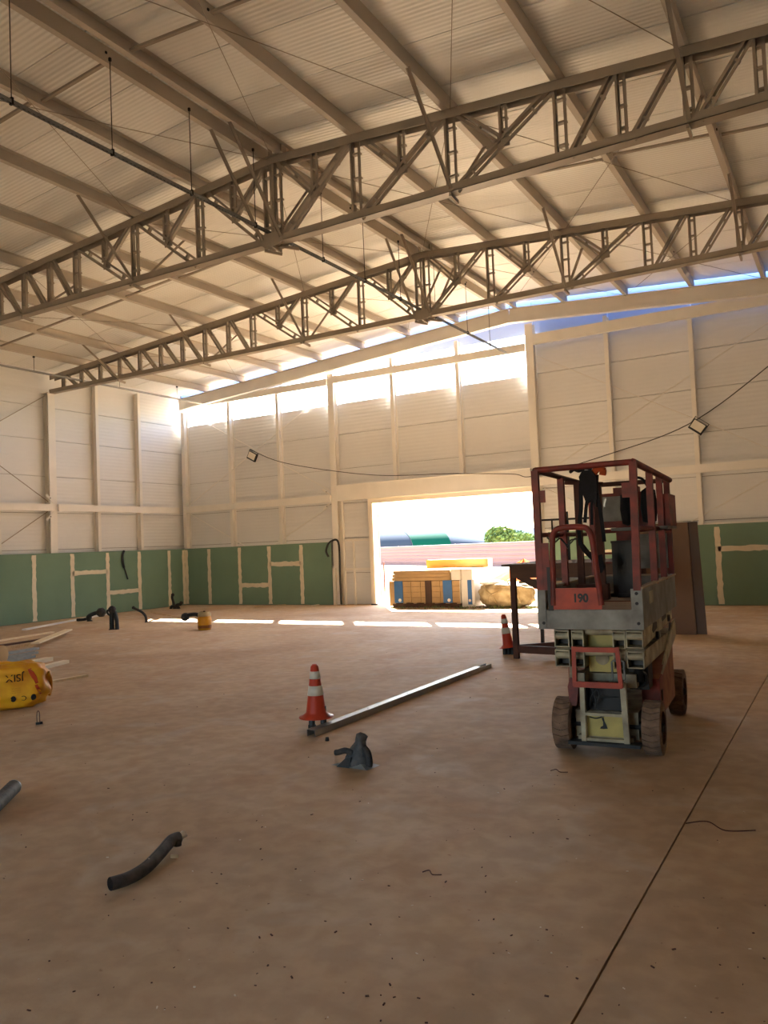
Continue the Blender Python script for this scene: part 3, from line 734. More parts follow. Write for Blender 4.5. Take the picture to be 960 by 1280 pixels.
tubes('top_rail', [((PL+.02,PB,ZT),(PR,PB,ZT))], .022, 'rust_steel')
tubes('mid_rail', [((PR-.02,PF+.02,1.66),(PR-.02,PB,1.66))], .018); tubes('mid_rail', [((PL+.02,PF+.02,1.64),(PL+.02,PB,1.64))], .018)
tubes('mid_rail', [((PL+.02,PB-.02,1.66),(PR-.02,PB-.02,1.66))], .018); tubes('mid_rail', [((PL+.1,PF+.03,1.63),(PL+.16,PF+.03,1.63))], .02)
for z in (1.45, 1.36): tubes('lower_rail', [((PL+.02,PB-.02,z),(PR-.02,PB-.02,z))], .010)
# entry gate with arched tube and stencilled plate
gt = LP('gate', MB().tube(smooth([(-.275,PF-.01,1.12),(-.268,PF-.01,1.35),(-.262,PF-.01,1.58),(-.245,PF-.01,1.655),(-.19,PF-.01,1.685),(-.05,PF-.01,1.685),(.005,PF-.01,1.66),(.03,PF-.01,1.58),(.05,PF-.01,1.35),(.07,PF-.01,1.12)], 5), .022, 8), 'lift_red')
LP('gate_plate', MB().box(-.275,.075,PF-.02,PF-.005,1.09,1.245), 'lift_orange', gt, 'orange red plate with a stencilled number')
LP('gate_hinge', MB().box(-.315,-.28,PF-.01,PF+.02,1.08,1.40), 'dark_metal', gt)
fc = bpy.data.curves.new('stencil', 'FONT'); fc.body = '190'; fc.size = .075; fc.offset = .003; fc.extrude = .001; fc.align_x = 'CENTER'
fo = bpy.data.objects.new('stencil_tmp', fc); COL.objects.link(fo); dg = bpy.context.evaluated_depsgraph_get()
me = bpy.data.meshes.new_from_object(fo.evaluated_get(dg)); bpy.data.objects.remove(fo)
me.materials.clear(); me.materials.append(MATS['black_print'])
o = bpy.data.objects.new('stencil_number', me); COL.objects.link(o); o.parent = gt; o.location = (-.075, PF-.0215, 1.145); o.rotation_euler = (math.pi/2, 0, 0); o.scale = (1.0, 1.1, 1); o['label'] = 'black stencilled number 190'
# control and manual boxes at the far end
bx = LP('control_box', MB().box(-.27,.20,1.56,1.70,1.69,2.01), 'lift_red', None, 'red box with a grey door on the far guard rail')
LP('box_door', MB().box(-.245,-.02,1.55,1.56,1.75,1.98), 'lift_grey', bx); LP('box_lid', MB().box(-.13,.10,1.58,1.68,2.01,2.06), 'lift_red', bx)
LP('side_box', MB().box(PR-.05,PR+.05,1.22,1.7,1.66,1.96), 'lift_red')
LP('document_tray', MB().box(-.05,PR+.06,.95,1.6,1.655,1.68), 'lift_grey')
LP('back_grille', MB().box(.06,PR-.04,1.70,1.71,1.30,1.62), 'lift_grey')
LP('small_panel', MB().box(-.13,.03,1.62,1.66,1.54,1.69), 'lift_red')
# things left on the lift
def lw(p): return lift.matrix_basis @ Vector(p)
def on_lift(name, label, cat, p): return thing(name, label, cat, tuple(Matrix.Translation((16.94,-13.06,0)) @ Matrix.Rotation(LA,4,'Z') @ Vector(p)), LA)
t = on_lift('black_bin', 'tall black bin standing on the scissor lift deck', 'bin', (.03, 1.05, 1.09))
part('body', MB().prism([(-.085,-.1),(.085,-.1),(.095,.0),(.085,.1),(-.085,.1),(-.095,.0)], 'z', .03, .46), 'black_plastic', t)
part('foot', MB().box(-.12,.12,-.06,.06,0,.03).box(-.05,.05,-.12,.12,0,.03), 'black_plastic', t); part('lid', MB().box(-.09,.09,-.105,.105,.46,.48), 'dark_metal', t)
t = on_lift('safety_harness', 'black webbing harness with an orange strap slung over the lift rail', 'harness', (-.14, .50, 1.55))
x0, y0 = -.14, .50
def strap(n, pts, wd, th, m): 
    b = MB(); pts = smooth(pts, 5); 
    for a, c in zip(pts[:-1], pts[1:]): b.bar(a, c+(c-a)*.15, wd, th, (0,1,0))
    return part(n, b, m, t)
strap('strap', [(-.035,0,.57),(-.045,-.03,.45),(-.05,-.03,.30),(-.075,-.03,.14),(-.07,-.03,.0)], .03, .015, 'fabric_black')
strap('strap', [(.0,0,.57),(.015,-.03,.42),(-.01,-.03,.30),(-.025,-.03,.18)], .025, .015, 'fabric_black')
strap('strap', [(.04,0,.57),(.05,-.03,.42),(.035,-.03,.30),(.03,-.03,.16)], .022, .015, 'fabric_black')
strap('strap', [(.085,0,.56),(.08,-.03,.44),(.10,-.03,.28),(.115,-.03,.10),(.12,-.03,.02)], .028, .015, 'fabric_black')
strap('leg_strap', [(-.07,-.03,.02),(-.04,-.05,-.04),(.03,-.05,-.12),(.08,-.04,-.20)], .03, .015, 'fabric_black')
strap('leg_strap', [(-.05,-.03,.0),(.0,-.05,-.06),(.06,-.05,-.10),(.09,-.04,-.18)], .018, .012, 'fabric_black')
part('back_pad', MB().prism([(-.03,.42),(.0,.33),(.05,.36),(.075,.30),(.09,.42),(.085,.55),(.05,.60),(-.02,.60),(-.05,.55)], 'y', -.06, .0), 'fabric_black', t)
part('leg_pad', MB().prism([(.03,-.10),(.10,-.08),(.12,-.18),(.09,-.23),(.04,-.20)], 'y', -.07, -.03), 'fabric_black', t)
part('lanyard', MB().tube(smooth([(-.13,0,.60),(-.09,-.03,.615),(-.05,-.04,.60),(.0,-.03,.62),(.05,-.04,.61)]), .014, 8), 'fabric_black', t)
strap('orange_strap', [(.06,-.02,.57),(.10,-.03,.61),(.135,-.02,.60),(.13,.0,.56)], .05, .03, 'fabric_orange')
part('buckle', MB().bar((.135,-.03,.30),(.15,-.03,.36),.03,.015), 'galvanised', t); part('buckle', MB().bar((-.005,-.05,.08),(.02,-.05,.07),.02,.015), 'galvanised', t)
t = on_lift('rail_pole', 'rusty steel bar clamped across the lift rails behind the harness', 'bar', (-.2, .72, 1.22))
part('post', MB().bar((-.07,0,.0),(-.07,0,.86),.05,.05,(0,1,0)), 'rust_steel', t); part('post', MB().bar((.10,0,.0),(.10,0,.82),.055,.05,(0,1,0)), 'rust_steel', t)
part('bar', MB().bar((-.17,0,.86),(.14,.02,.83),.03,.05,(0,1,0)), 'rust_steel', t); part('foot', MB().box(-.11,.15,-.05,.05,-.13,.0), 'rust_steel', t)
t = on_lift('work_gloves', 'black padded bundle hanging in front of the lift control box', 'gloves', (.10, 1.46, 1.70))
part('pad', MB().lathe([(0,.0),(.05,.02),(.065,.15),(.055,.28),(0,.32)], 14, (-.09,0,.0)), 'fabric_black', t); part('pad', MB().lathe([(0,.0),(.06,.02),(.075,.15),(.06,.3),(0,.34)], 14, (.10,0,.01)), 'fabric_black', t)
part('loop', MB().tube(smooth([(-.09,0,.31),(-.02,-.01,.42),(.05,.0,.42),(.10,0,.34)]), .012, 6), 'fabric_black', t)
t = on_lift('wire_tangle', 'tangle of thin black wire on the lift mid rail beside the gate', 'wire', (-.20, PF+.10, 1.60))
part('strand', MB().tube(smooth([(-.13,0,.02),(-.08,.01,-.02),(-.03,0,.01),(.0,.02,-.03),(.03,.0,-.07),(.045,.0,-.01),(.10,.01,.0)]), .006, 6), 'black_plastic', t)
part('strand', MB().tube(smooth([(-.12,.02,-.01),(-.05,.0,.02),(.02,.01,-.04),(.08,.02,.01)]), .005, 6), 'black_plastic', t)

# ------------------------------------------------------------------ workbench stand behind the lift
t = thing('work_stand', 'tall brown steel and timber work stand behind the scissor lift', 'work stand', (15.2, -7.95, 0))
part('top', MB().box(14.44, 16.05, -8.75, -7.1, 1.26, 1.29), 'wood_brown', t, True)
part('apron', MB().box(14.52, 16.0, -8.66, -8.62, 1.10, 1.26), 'wood_brown', t, True); part('apron', MB().box(14.52, 14.56, -8.62, -7.15, 1.10, 1.26), 'wood_brown', t, True)
for (x, y) in ((14.55,-8.62),(15.98,-8.62),(15.98,-7.2)): part('leg', MB().bar((x,y,0),(x,y,1.26),.07,.07,(0,1,0)), 'rust_steel', t, True)
part('leg', MB().bar((14.42,-7.18,0),(14.44,-7.18,2.06),.045,.045,(0,1,0)), 'dark_metal', t, True); part('post', MB().bar((14.90,-7.18,1.29),(14.89,-7.18,2.02),.04,.04,(0,1,0)), 'dark_metal', t, True)
part('stretcher', MB().bar((14.55,-8.62,.13),(15.98,-8.62,.10),.05,.10), 'rust_steel', t, True); part('stretcher', MB().bar((14.55,-8.62,.14),(15.98,-7.2,.14),.05,.09), 'rust_steel', t, True)
part('cross_bar', MB().bar((14.42,-7.18,1.91),(15.98,-7.18,1.90),.03,.03), 'dark_metal', t, True); part('cross_bar', MB().bar((14.42,-7.18,.31),(15.98,-7.18,.31),.03,.03), 'dark_metal', t, True)
part('brace', MB().bar((14.62,-8.60,1.13),(15.15,-8.60,.85),.04,.09), 'wood_brown', t, True)
part('post', MB().bar((14.66,-7.18,1.29),(14.66,-7.18,1.90),.02,.02,(0,1,0)), 'dark_metal', t, True)
part('shelf_board', MB().box(14.6,15.95,-8.55,-7.3,1.02,1.05), 'wood', t, True)

# ------------------------------------------------------------------ brown sheets behind the lift, on a rack
t = thing('sheet_rack', 'low steel rack holding up the brown sheets behind the scissor lift', 'rack', (15.9,-5.1,0))
part('frame', MB().bar((15.3,-5.15,0),(15.3,-5.15,1.5),.05,.05,(0,1,0)).bar((16.3,-5.15,0),(16.3,-5.15,1.5),.05,.05,(0,1,0)).bar((15.3,-5.15,1.48),(16.3,-5.15,1.48),.05,.05), 'rust_steel', t, True)
part('foot', MB().bar((15.3,-5.3,.025),(15.3,-4.6,.025),.05,.05).bar((16.3,-5.3,.025),(16.3,-4.6,.025),.05,.05).bar((15.3,-4.65,.05),(15.3,-5.15,1.2),.04,.04).bar((16.3,-4.65,.05),(16.3,-5.15,1.2),.04,.04), 'rust_steel', t, True)
def sheet(x0, x1, yb, yt, h, sh, th, m, lab):
    vs = []
    for yo in (0, th):
        vs += [(x0,yb+yo,0),(x1,yb+yo,0),(x1-sh,yt+yo,h),(x0-sh,yt+yo,h)]
    single('brown_sheet', MB().add(vs, [(0,1,2,3),(4,7,6,5),(0,4,5,1),(1,5,6,2),(2,6,7,3),(3,7,4,0)]), m, lab, 'sheet', 'brown sheets leaning on the rack')
sheet(15.35, 16.38, -5.52, -5.26, 1.80, .08, .03, 'hdf_light', 'front dark brown sheet leaning on the rack behind the scissor lift')
sheet(15.55, 16.53, -5.44, -5.22, 1.80, .09, .03, 'hdf_brown', 'rear dark brown sheet leaning on the rack, sticking out past the front one')

# ------------------------------------------------------------------ traffic cones on pipe stubs
def cone(loc, tilt, h, rb, lab, base='flange'):
    t = thing('traffic_cone', lab, 'traffic cone', loc, 0, 'traffic cones'); t.rotation_euler = tilt
    rt_ = .032
    rad = lambda z: rb*.62+(rt_-rb*.62)*z/h
    part('body', MB().lathe([(rb,.0),(rb,.008),(rb*.72,.016),(rad(.05),.05),(rad(h-.02),h-.02),(rt_*.6,h),(0,h)], 32).lathe([(rb*.95,.0),(rad(.05)-.006,.05),(rad(h-.02)-.006,h-.02)], 32), 'orange_cone', t)
    for a, b in ((.42,.60),(.73,.87)):
        part('reflective_band', MB().lathe([(rad(a*h)+.0005,a*h),(rad(a*h)+.003,a*h),(rad(b*h)+.003,b*h),(rad(b*h)+.0005,b*h)], 32), 'cone_white', t)
    return t
c1 = G(396, 911)
cone((c1.x, c1.y, .105), (0,0,0), .47, .155, 'orange and white traffic cone perched on two black pipe stubs beside the metal profile')
for dx, dy, lab in ((-.05,.0,'one'),(.055,.03,'other')):
    t = thing('pipe_stub', 'short black pipe stub in the floor under the traffic cone', 'pipe', (c1.x+dx, c1.y+dy, 0), group='pipe stubs under the cone')
    part('pipe', MB().lathe([(.028,.0),(.028,.20),(.022,.20),(.022,.0)], 14), 'black_plastic', t)
    part('collar', MB().lathe([(.028,.0),(.036,.0),(.036,.03),(.028,.03)], 14), 'black_dusty', t)
c2 = G(636, 818)
cone((c2.x, c2.y, .10), (0, math.radians(-7), 0), .47, .13, 'leaning traffic cone next to the brown work stand')
t = thing('pipe_stub', 'black pipe bundle under the leaning traffic cone', 'pipe', (c2.x, c2.y, 0))
for dx in (-.05, .0, .05): part('pipe', MB().lathe([(.03,.0),(.03,.13),(.024,.13),(.024,.0)], 12, (dx,.02*math.sin(dx*40),0)), 'black_plastic', t)

# ------------------------------------------------------------------ steel profile on the floor
a, b_ = G(389, 921), G(611, 834)
t = thing('steel_profile', 'long galvanised steel channel lying on the floor beside the traffic cone', 'profile', (a.x, a.y, 0))
d = (b_-a).normalized()
p = part('channel', MB().channel(a+Vector((0,0,.031)), b_-d*.35+Vector((0,0,.031)), .085, .058, .003), 'galvanised', t, True)
part('channel_tongue', MB().channel(a+d*2.2+Vector((0,0,.026)), b_+Vector((0,0,.026)), .076, .046, .003, open_up=True), 'galv_dull', t, True)
for k in (.30, .95, 1.75, 2.6): 
    c = a+d*k+Vector((0,0,.0605)); part('hole', MB().lathe([(0,.0005),(.012,.0005),(.012,-.001)], 10, c), 'dark_metal', p, True)

# ------------------------------------------------------------------ conduits and pipes in the floor
def conduit(name, lab, pts, r, m='black_plastic', bulb=None, grp=None, ridges=True):
    base = Vector(pts[0]); t = thing(name, lab, 'pipe', (base.x, base.y, 0), group=grp)
    pp = smooth([Vector(p)-Vector((base.x, base.y, 0)) for p in pts], 10)
    rr = [r*(1+(.10 if (ridges and i % 2) else 0)) for i in range(len(pp))]
    part('pipe', MB().tube(pp, rr, 10), m, t)
    if bulb:
        e = pp[-1]; dd = (pp[-1]-pp[-2]).normalized(); part('taped_end', MB().tube([e-dd*bulb*.9, e-dd*bulb*.4, e+dd*bulb*.3, e+dd*bulb*.8, e+dd*bulb], [bulb*.6, bulb*.95, bulb, bulb*.6, bulb*.1], 10), 'black_dusty', t)
    part('collar', MB().lathe([(r*1.0,.0),(r*1.5,.0),(r*1.2,.02),(r*1.0,.02)], 12), 'black_dusty', t)
    return t
P = G(140, 787)
t = conduit('conduit_pipe', 'pair of black upright conduits taped at the top, between bucket and side wall', [(P.x,P.y,0),(P.x,P.y,.2),(P.x+.01,P.y,.36),(P.x+.02,P.y,.45)], .05, bulb=.085)
part('pipe', MB().tube([(.11,.05,0),(.105,.05,.2),(.07,.03,.40)], .045, 10), 'black_plastic', t); part('tape_loop', MB().tube(smooth([(-.05,0,.32),(-.12,0,.36),(-.13,0,.42),(-.04,0,.45)]), .025, 8), 'black_plastic', t)
P = G(183, 778)
conduit('conduit_pipe', 'thin black conduit bent over like a hook near the bucket', [(P.x,P.y,0),(P.x-.02,P.y,.14),(P.x-.12,P.y-.02,.25),(P.x-.30,P.y-.05,.33),(P.x-.38,P.y-.05,.36)], .03, bulb=.04)
P = G(112, 776.5)
t = conduit('conduit_pipe', 'black conduit coil lying against the white profile by the side wall', [(P.x,P.y,0),(P.x+.02,P.y-.05,.12),(P.x+.15,P.y+.05,.20),(P.x+.33,P.y+.1,.22)], .05, bulb=.12)
part('pipe', MB().tube(smooth([(-.35,-.1,.04),(-.15,-.05,.05),(.05,.0,.10)]), .04, 10), 'black_plastic', t)
P = G(218, 761)
t = conduit('conduit_pipe', 'black conduit bundle in the floor at the green corner', [(P.x,P.y,0),(P.x-.02,P.y,.15),(P.x-.08,P.y,.34),(P.x-.05,P.y,.42)], .035, bulb=.05)
part('pipe', MB().tube(smooth([(.05,0,0),(.1,0,.10),(.25,0,.14),(.30,.0,.20)]), .05, 10), 'black_dusty', t); part('pipe', MB().tube(smooth([(-.15,0,.0),(-.1,0,.07),(.1,0,.07),(.2,.0,.0)]), .045, 10), 'black_plastic', t)
# foam-wrapped black pipe bundle sitting by the steel profile
P = G(447, 957)
t = thing('conduit_bundle', 'black taped conduit bundle standing up from the floor beside the steel profile', 'pipe', (P.x, P.y, 0))
rn_ = random.Random(4); vs = []; fs = []; n_ = 16; L_ = [(.0,.085,.0),(.03,.09,.0),(.07,.085,.01),(.11,.07,.015),(.15,.05,.025),(.175,.036,.03),(.19,.040,.033),(.215,.042,.036),(.235,.030,.036),(.245,.006,.036)]
for (z_, r_, x_) in L_:
    for k in range(n_):
        an = 2*math.pi*k/n_; q_ = r_*(1+.16*math.sin(3*an+z_*30)+.10*rn_.uniform(-1,1)); vs.append((x_+q_*1.1*math.cos(an), q_*.85*math.sin(an), z_))
for j in range(len(L_)-1):
    for k in range(n_): fs.append((j*n_+k, j*n_+(k+1)%n_, (j+1)*n_+(k+1)%n_, (j+1)*n_+k))
part('wrap', MB().add(vs, fs, True), 'conduit_grey', t)
part('pipe', MB().tube(smooth([(-.01,-.04,.10),(-.07,-.05,.115),(-.125,-.06,.10),(-.15,-.06,.095)]), .022, 10), 'black_dusty', t)
part('pipe', MB().tube(smooth([(.07,-.02,.145),(.105,-.02,.11),(.118,-.02,.05),(.112,-.02,.01)]), .024, 10), 'black_dusty', t)
part('torn_flap', MB().prism([(-.13,.0),(-.02,.0),(.0,.08),(-.05,.07)], 'y', -.085, -.075), 'black_plastic', t)
part('film', MB().add([(-.19,-.07,.004),(.14,-.1,.004),(.16,.06,.004),(-.12,.08,.004),(-.02,0,.05)], [(0,1,4),(1,2,4),(2,3,4),(3,0,4)]), 'galv_dull', t)
# hose pieces in the foreground
def gp(px, py, z): 
    q = G(px, py, z); return (q.x, q.y, z)
pts = smooth([gp(138,1105,.045), gp(160,1098,.04), gp(182,1085,.04), gp(200,1067,.05), gp(214,1051,.06), gp(224,1047,.06)], 10)
t = thing('hose_offcut', 'curved dusty black hose offcut lying on the foreground floor', 'hose', (pts[0].x, pts[0].y, 0)); 
part('hose', MB().tube(pts, .032, 14, False).tube(pts, .026, 14, False), 'conduit_grey', t, True)
part('slit', MB().tube([p+Vector((.0,-.012,.027)) for p in pts[6:44]], .005, 6), 'black_print', t, True)
e = pts[-1]; part('torn_end', MB().tube([e+Vector((0,0,-.01)), e+Vector((.0,.03,.012)), e+Vector((-.005,.05,.0))], [.016,.018,.006], 8).tube([e+Vector((.015,.0,.0)), e+Vector((.025,.03,.008))], .009, 8), 'cone_white', t, True)
part('clip', MB().lathe([(0,.03),(.022,.024),(.022,.0)], 12, gp(222,1057,.03)), 'dark_metal', t, True)
part('tie', MB().tube([p+Vector((0,0,.034)) for p in (pts[22],)]+[pts[25]+Vector((.02,-.03,.02))], .002, 5), 'cone_white', t, True)
pts = [gp(17,984,.06), gp(-30,1030,.06)]
t = thing('pipe_end', 'dusty grey pipe end entering from the bag side of the floor', 'pipe', (pts[1][0], pts[1][1], 0))
dd = (Vector(pts[1])-Vector(pts[0])).normalized()
part('pipe', MB().tube(pts, .05, 18, False).tube(pts, .042, 18, False).tube([Vector(pts[0]),Vector(pts[0])+dd*.003], .05, 18, False), 'conduit_grey', t, True)
part('lip', MB().tube([Vector(pts[0])-dd*.002, Vector(pts[0])+dd*.012], .052, 18, False), 'galv_dull', t, True); part('inner_core', MB().tube([Vector(pts[0])+dd*.02, Vector(pts[0])+dd*.05], .040, 14), 'dark_metal', t, True)
P = G(48, 906); rr_ = .5
t = thing('wire_loop', 'rusty wire loop standing out of the floor in front of the yellow sack', 'wire', (P.x, P.y, 0))
part('loop', MB().tube(smooth([(-.018,0,0),(-.022,0,.06),(-.018,0,.115),(.002,0,.135),(.02,0,.115),(.022,0,.06),(.025,0,.02)]), .004, 6), 'rust_steel', t); part('clamp', MB().bar((-.02,0,.012),(.045,0,.022),.03,.022), 'dark_metal', t)
# yellow cut-open jug round a conduit
P = G(256, 787)
t = thing('yellow_bucket', 'cut-open yellow plastic bucket standing around a conduit near the sunlit strip', 'bucket', (P.x, P.y, 0))
part('body', MB().lathe([(0,.004),(.13,.0),(.14,.03),(.145,.16),(.15,.22),(.135,.29),(.128,.29),(.143,.22),(.135,.04)], 24), 'yellow_bag', t)
part('rim_flap', MB().lathe([(.135,.28),(.14,.33),(.11,.38)], 24), 'canvas', t); part('label_print', MB().lathe([(.1435,.035),(.1455,.10)], 24), 'label_brown', t)
part('pipe', MB().tube([(.0,0,.02),(.0,0,.40)], .022, 10), 'rust_steel', t)
conduit('conduit_pipe', 'black curved conduit drooping from the yellow bucket with a taped end', [(P.x-.17,P.y+.1,0),(P.x-.18,P.y+.1,.22),(P.x-.30,P.y+.08,.31),(P.x-.50,P.y+.04,.30),(P.x-.58,P.y+.02,.26)], .04, bulb=.09)

# ------------------------------------------------------------------ yellow sacks
def pillow(lx, ly, lz, n=22, seed=1, puff=.55):
    rnd = random.Random(seed); b = MB(); vs = []; fs = []
    m_ = n
    for j in range(n+1):
        th = math.pi*j/n
        for i in range(m_*2):
            ph = math.pi*i/m_
            sx = abs(math.cos(ph))**puff*math.copysign(1, math.cos(ph))*math.sin(th)**.45
            sy = abs(math.sin(ph))**puff*math.copysign(1, math.sin(ph))*math.sin(th)**.45
            sz = math.cos(th); sz = math.copysign(abs(sz)**.7, sz)
            k = 1+.035*math.sin(7*ph+3*th+seed)+.03*math.sin(11*th-4*ph)
            vs.append((sx*lx/2*k, sy*ly/2*k, max((sz*.5*k+.5)*lz, 0)))
    for j in range(n):
        for i in range(2*m_): fs.append((j*2*m_+i, j*2*m_+(i+1)%(2*m_), (j+1)*2*m_+(i+1)%(2*m_), (j+1)*2*m_+i))
    return b.add(vs, fs, True)
def text_mesh(body, size, ext=.001):
    fc = bpy.data.curves.new('print', 'FONT'); fc.body = body; fc.size = size; fc.extrude = ext; fc.align_x = 'CENTER'
    fo = bpy.data.objects.new('print_tmp', fc); COL.objects.link(fo); dg = bpy.context.evaluated_depsgraph_get(); dg.update()
    me = bpy.data.meshes.new_from_object(fo.evaluated_get(dg)); bpy.data.objects.remove(fo); me.materials.clear(); return me
bc = Vector((10.42,-13.52,0))
BA = math.radians(55)
t = thing('yellow_sack', 'big yellow plastic sack with dark print lying on the floor', 'sack', (bc.x, bc.y, 0), BA)
sk = part('bag', pillow(1.0, .52, .49, seed=3), 'yellow_bag', t)
def on_bag(u, z):
    """front surface of the sack (towards -y) at local x = u, height z"""
    best = min((v.co for v in sk.data.vertices if v.co.y < 0), key=lambda c: (c.x-u)**2+(c.z-z)**2); return best
def decal(name, body, size, u, z, m, flip=True, sub=None):
    me = text_mesh(body, size) if body else None
    if me is None and sub: me = MB().prism([(size*a_, size*b_) for a_, b_ in ((-.55,.75),(-.15,.85),(.1,.35),(.35,-.1),(.5,-.75),(.2,-.85),(.05,-.45),(-.2,-.1),(-.4,.3))], 'z', 0, .001).mesh('streak')
    if me is None: me = MB().prism([(size*.5*math.cos(a), size*.62*math.sin(a)) for a in [k*math.pi/8 for k in range(16)]], 'z', 0, .001).mesh('dot')
    x_ = min(c.co.x for c in me.vertices); X_ = max(c.co.x for c in me.vertices)
    cx, cy = (x_+X_)/2, sum(c.co.y for c in me.vertices)/len(me.vertices)
    for v in me.vertices:
        dx, dz = (v.co.x-cx), (v.co.y-cy)
        if flip: dx, dz = -dx, -dz
        s_ = on_bag(u+dx, z+dz); v.co = (u+dx, s_.y-.011, z+dz)
    me.materials.append(MATS[m]); o = bpy.data.objects.new(name, me); COL.objects.link(o); o.parent = t
    return o
decal('print_lettering', 'JSIX', .11, .15, .36, 'black_print')
for u in (.13, .33): decal('print_dot', None, .055, u, .125, 'black_print')
decal('print_letter', 'C', .075, .235, .125, 'black_print')
for k in range(4): decal('print_line', '________', .022, .16, .19+k*.016, 'black_print')
decal('print_patch', None, .10, .33, .35, 'red_print', False, 1); decal('print_patch', None, .07, .38, .20, 'red_print', False, 1)
part('end_fold', MB().tube(smooth([(.485,-.10,.36),(.51,-.06,.28),(.51,-.02,.16),(.49,-.05,.10)]), .02, 8), 'yellow_bag', t)
P = G(-6, 835)
t = thing('yellow_drum', 'yellow cylindrical tub lying on its side behind the big yellow sack', 'tub', (P.x, P.y, 0), math.radians(20))
part('body', MB().lathe([(0,-.45),(.13,-.45),(.135,.0),(.14,.02),(.14,.05)], 24, (.08,0,.20), 'x'), 'yellow_bag', t); part('lid', MB().lathe([(.14,.05),(.12,.06),(.0,.055)], 24, (.08,0,.20), 'x'), 'carton', t)
part('rest_block', MB().box(-.35,.10,-.12,.12,0,.07), 'wood', t)

# ------------------------------------------------------------------ loose boards and studs on the floor
def plank(px0, py0, px1, py1, wd, ht, m, name, lab, cat='plank', z=0., grp='loose boards by the yellow sacks', ch=False):
    a, b = G(px0,py0,0), G(px1,py1,0); up_ = Vector((0,0,z+ht/2+.001)); mbx = MB()
    if ch: mbx.channel(a+up_, b+up_, wd, ht, .003, open_up=True)
    else: mbx.bar(a+up_, b+up_, wd, ht)
    single(name, mbx, m, lab, cat, grp)
plank(30,788,136,768,.11,.035,'white_gloss','metal_profile','long white metal profile lying along the foot of the side wall','profile',grp=None)
plank(190,766,243,775,.07,.02,'wood','wood_strip','pale wooden strip lying near the green corner behind the bucket',grp=None)
plank(318,759,372,755,.06,.02,'wood','wood_strip','pale wooden strip on the floor before the green boards beside the doorway',grp=None)
plank(388,758,422,752,.07,.02,'compound','wood_strip','white strip on the floor near the doorway column',grp=None)
plank(44,811,86,793,.15,.03,'wood_pale','plank','pale plank lying askew across the pile of boards',z=.085)
plank(-20,805,66,791,.10,.03,'wood_pale','plank','long pale plank at the back of the board pile')
plank(-20,811,60,799,.12,.03,'wood_brown','plank','brown plank in the middle of the board pile')
plank(-20,817,44,806,.10,.05,'wood','plank','pale plank under the skewed one',z=.0)
plank(-10,822,47,812,.09,.045,'galv_dull','metal_stud','grey metal stud at the back of the stud pile','stud',grp='metal studs by the yellow sacks',ch=True)
plank(-10,827,46,817,.09,.045,'galv_dull','metal_stud','grey metal stud in the middle of the stud pile','stud',grp='metal studs by the yellow sacks',ch=True)
plank(-10,832,42,822,.09,.045,'galv_dull','metal_stud','grey metal stud nearest the yellow sack','stud',grp='metal studs by the yellow sacks',ch=True)
plank(10,837,62,826,.14,.06,'compound','plank','cream board end beside the big yellow sack')
plank(20,845,83,829,.10,.05,'compound','plank','long cream-topped board with a dark edge beside the yellow sack')
plank(40,858,108,846,.08,.03,'wood_pale','wood_strip','thin pale batten lying apart beyond the yellow sack')

# ------------------------------------------------------------------ small debris on the floor
rnd = random.Random(11)
def debris(n, m, lab, name, sizes):
    b = MB(); pts = []
    for k in range(n):
        px, py = rnd.uniform(-60, 1000), 770+(rnd.random()**.6)*560
        q = G(px, py, 0); s = rnd.uniform(*sizes); a = rnd.uniform(0, math.pi); e = Vector((math.cos(a)*s*rnd.uniform(.6,2.4), math.sin(a)*s*rnd.uniform(.6,2.4), 0))
        if abs(q.x-17.705) < .03: continue
        b.bar(q+Vector((0,0,s*.22))-e*.5, q+Vector((0,0,s*.22))+e*.5, s*.7, s*.44)
    o = single(name, b, m, lab, 'debris', origin=(15,-14,0)); o['kind'] = 'stuff'
debris(230, 'rust_steel', 'tiny brown crumbs of earth and rust scattered over the concrete floor', 'earth_crumbs', (.003,.009))
debris(60, 'compound', 'tiny white plaster crumbs scattered over the concrete floor', 'plaster_crumbs', (.003,.008))
for px, py, ln, lab in ((688,964,.12,'short bent twig of wire before the lift wheels'),(528,1091,.10,'thin dark wire curl on the foreground floor'),(857,1030,.35,'long thin wire on the floor across the slab joint')):
    q = G(px,py,0); single('wire_scrap', MB().tube(smooth([(q.x,q.y,.004),(q.x+ln*.3,q.y+ln*.15,.012),(q.x+ln*.6,q.y-ln*.1,.006),(q.x+ln,q.y+ln*.1,.004)]), .003, 5), 'rust_steel', lab, 'wire')
q = G(214,1073,0); single('white_stub', MB().tube([(q.x,q.y,.012),(q.x+.035,q.y+.012,.012)], .010, 8), 'compound', 'small white plug beside the foreground hose offcut', 'plug')
q = G(409,926,0); single('dark_plug', MB().lathe([(0,.03),(.014,.03),(.018,.0),(0,.0)], 10, (q.x,q.y,0)), 'dark_metal', 'small dark plug beside the end of the steel profile', 'plug')

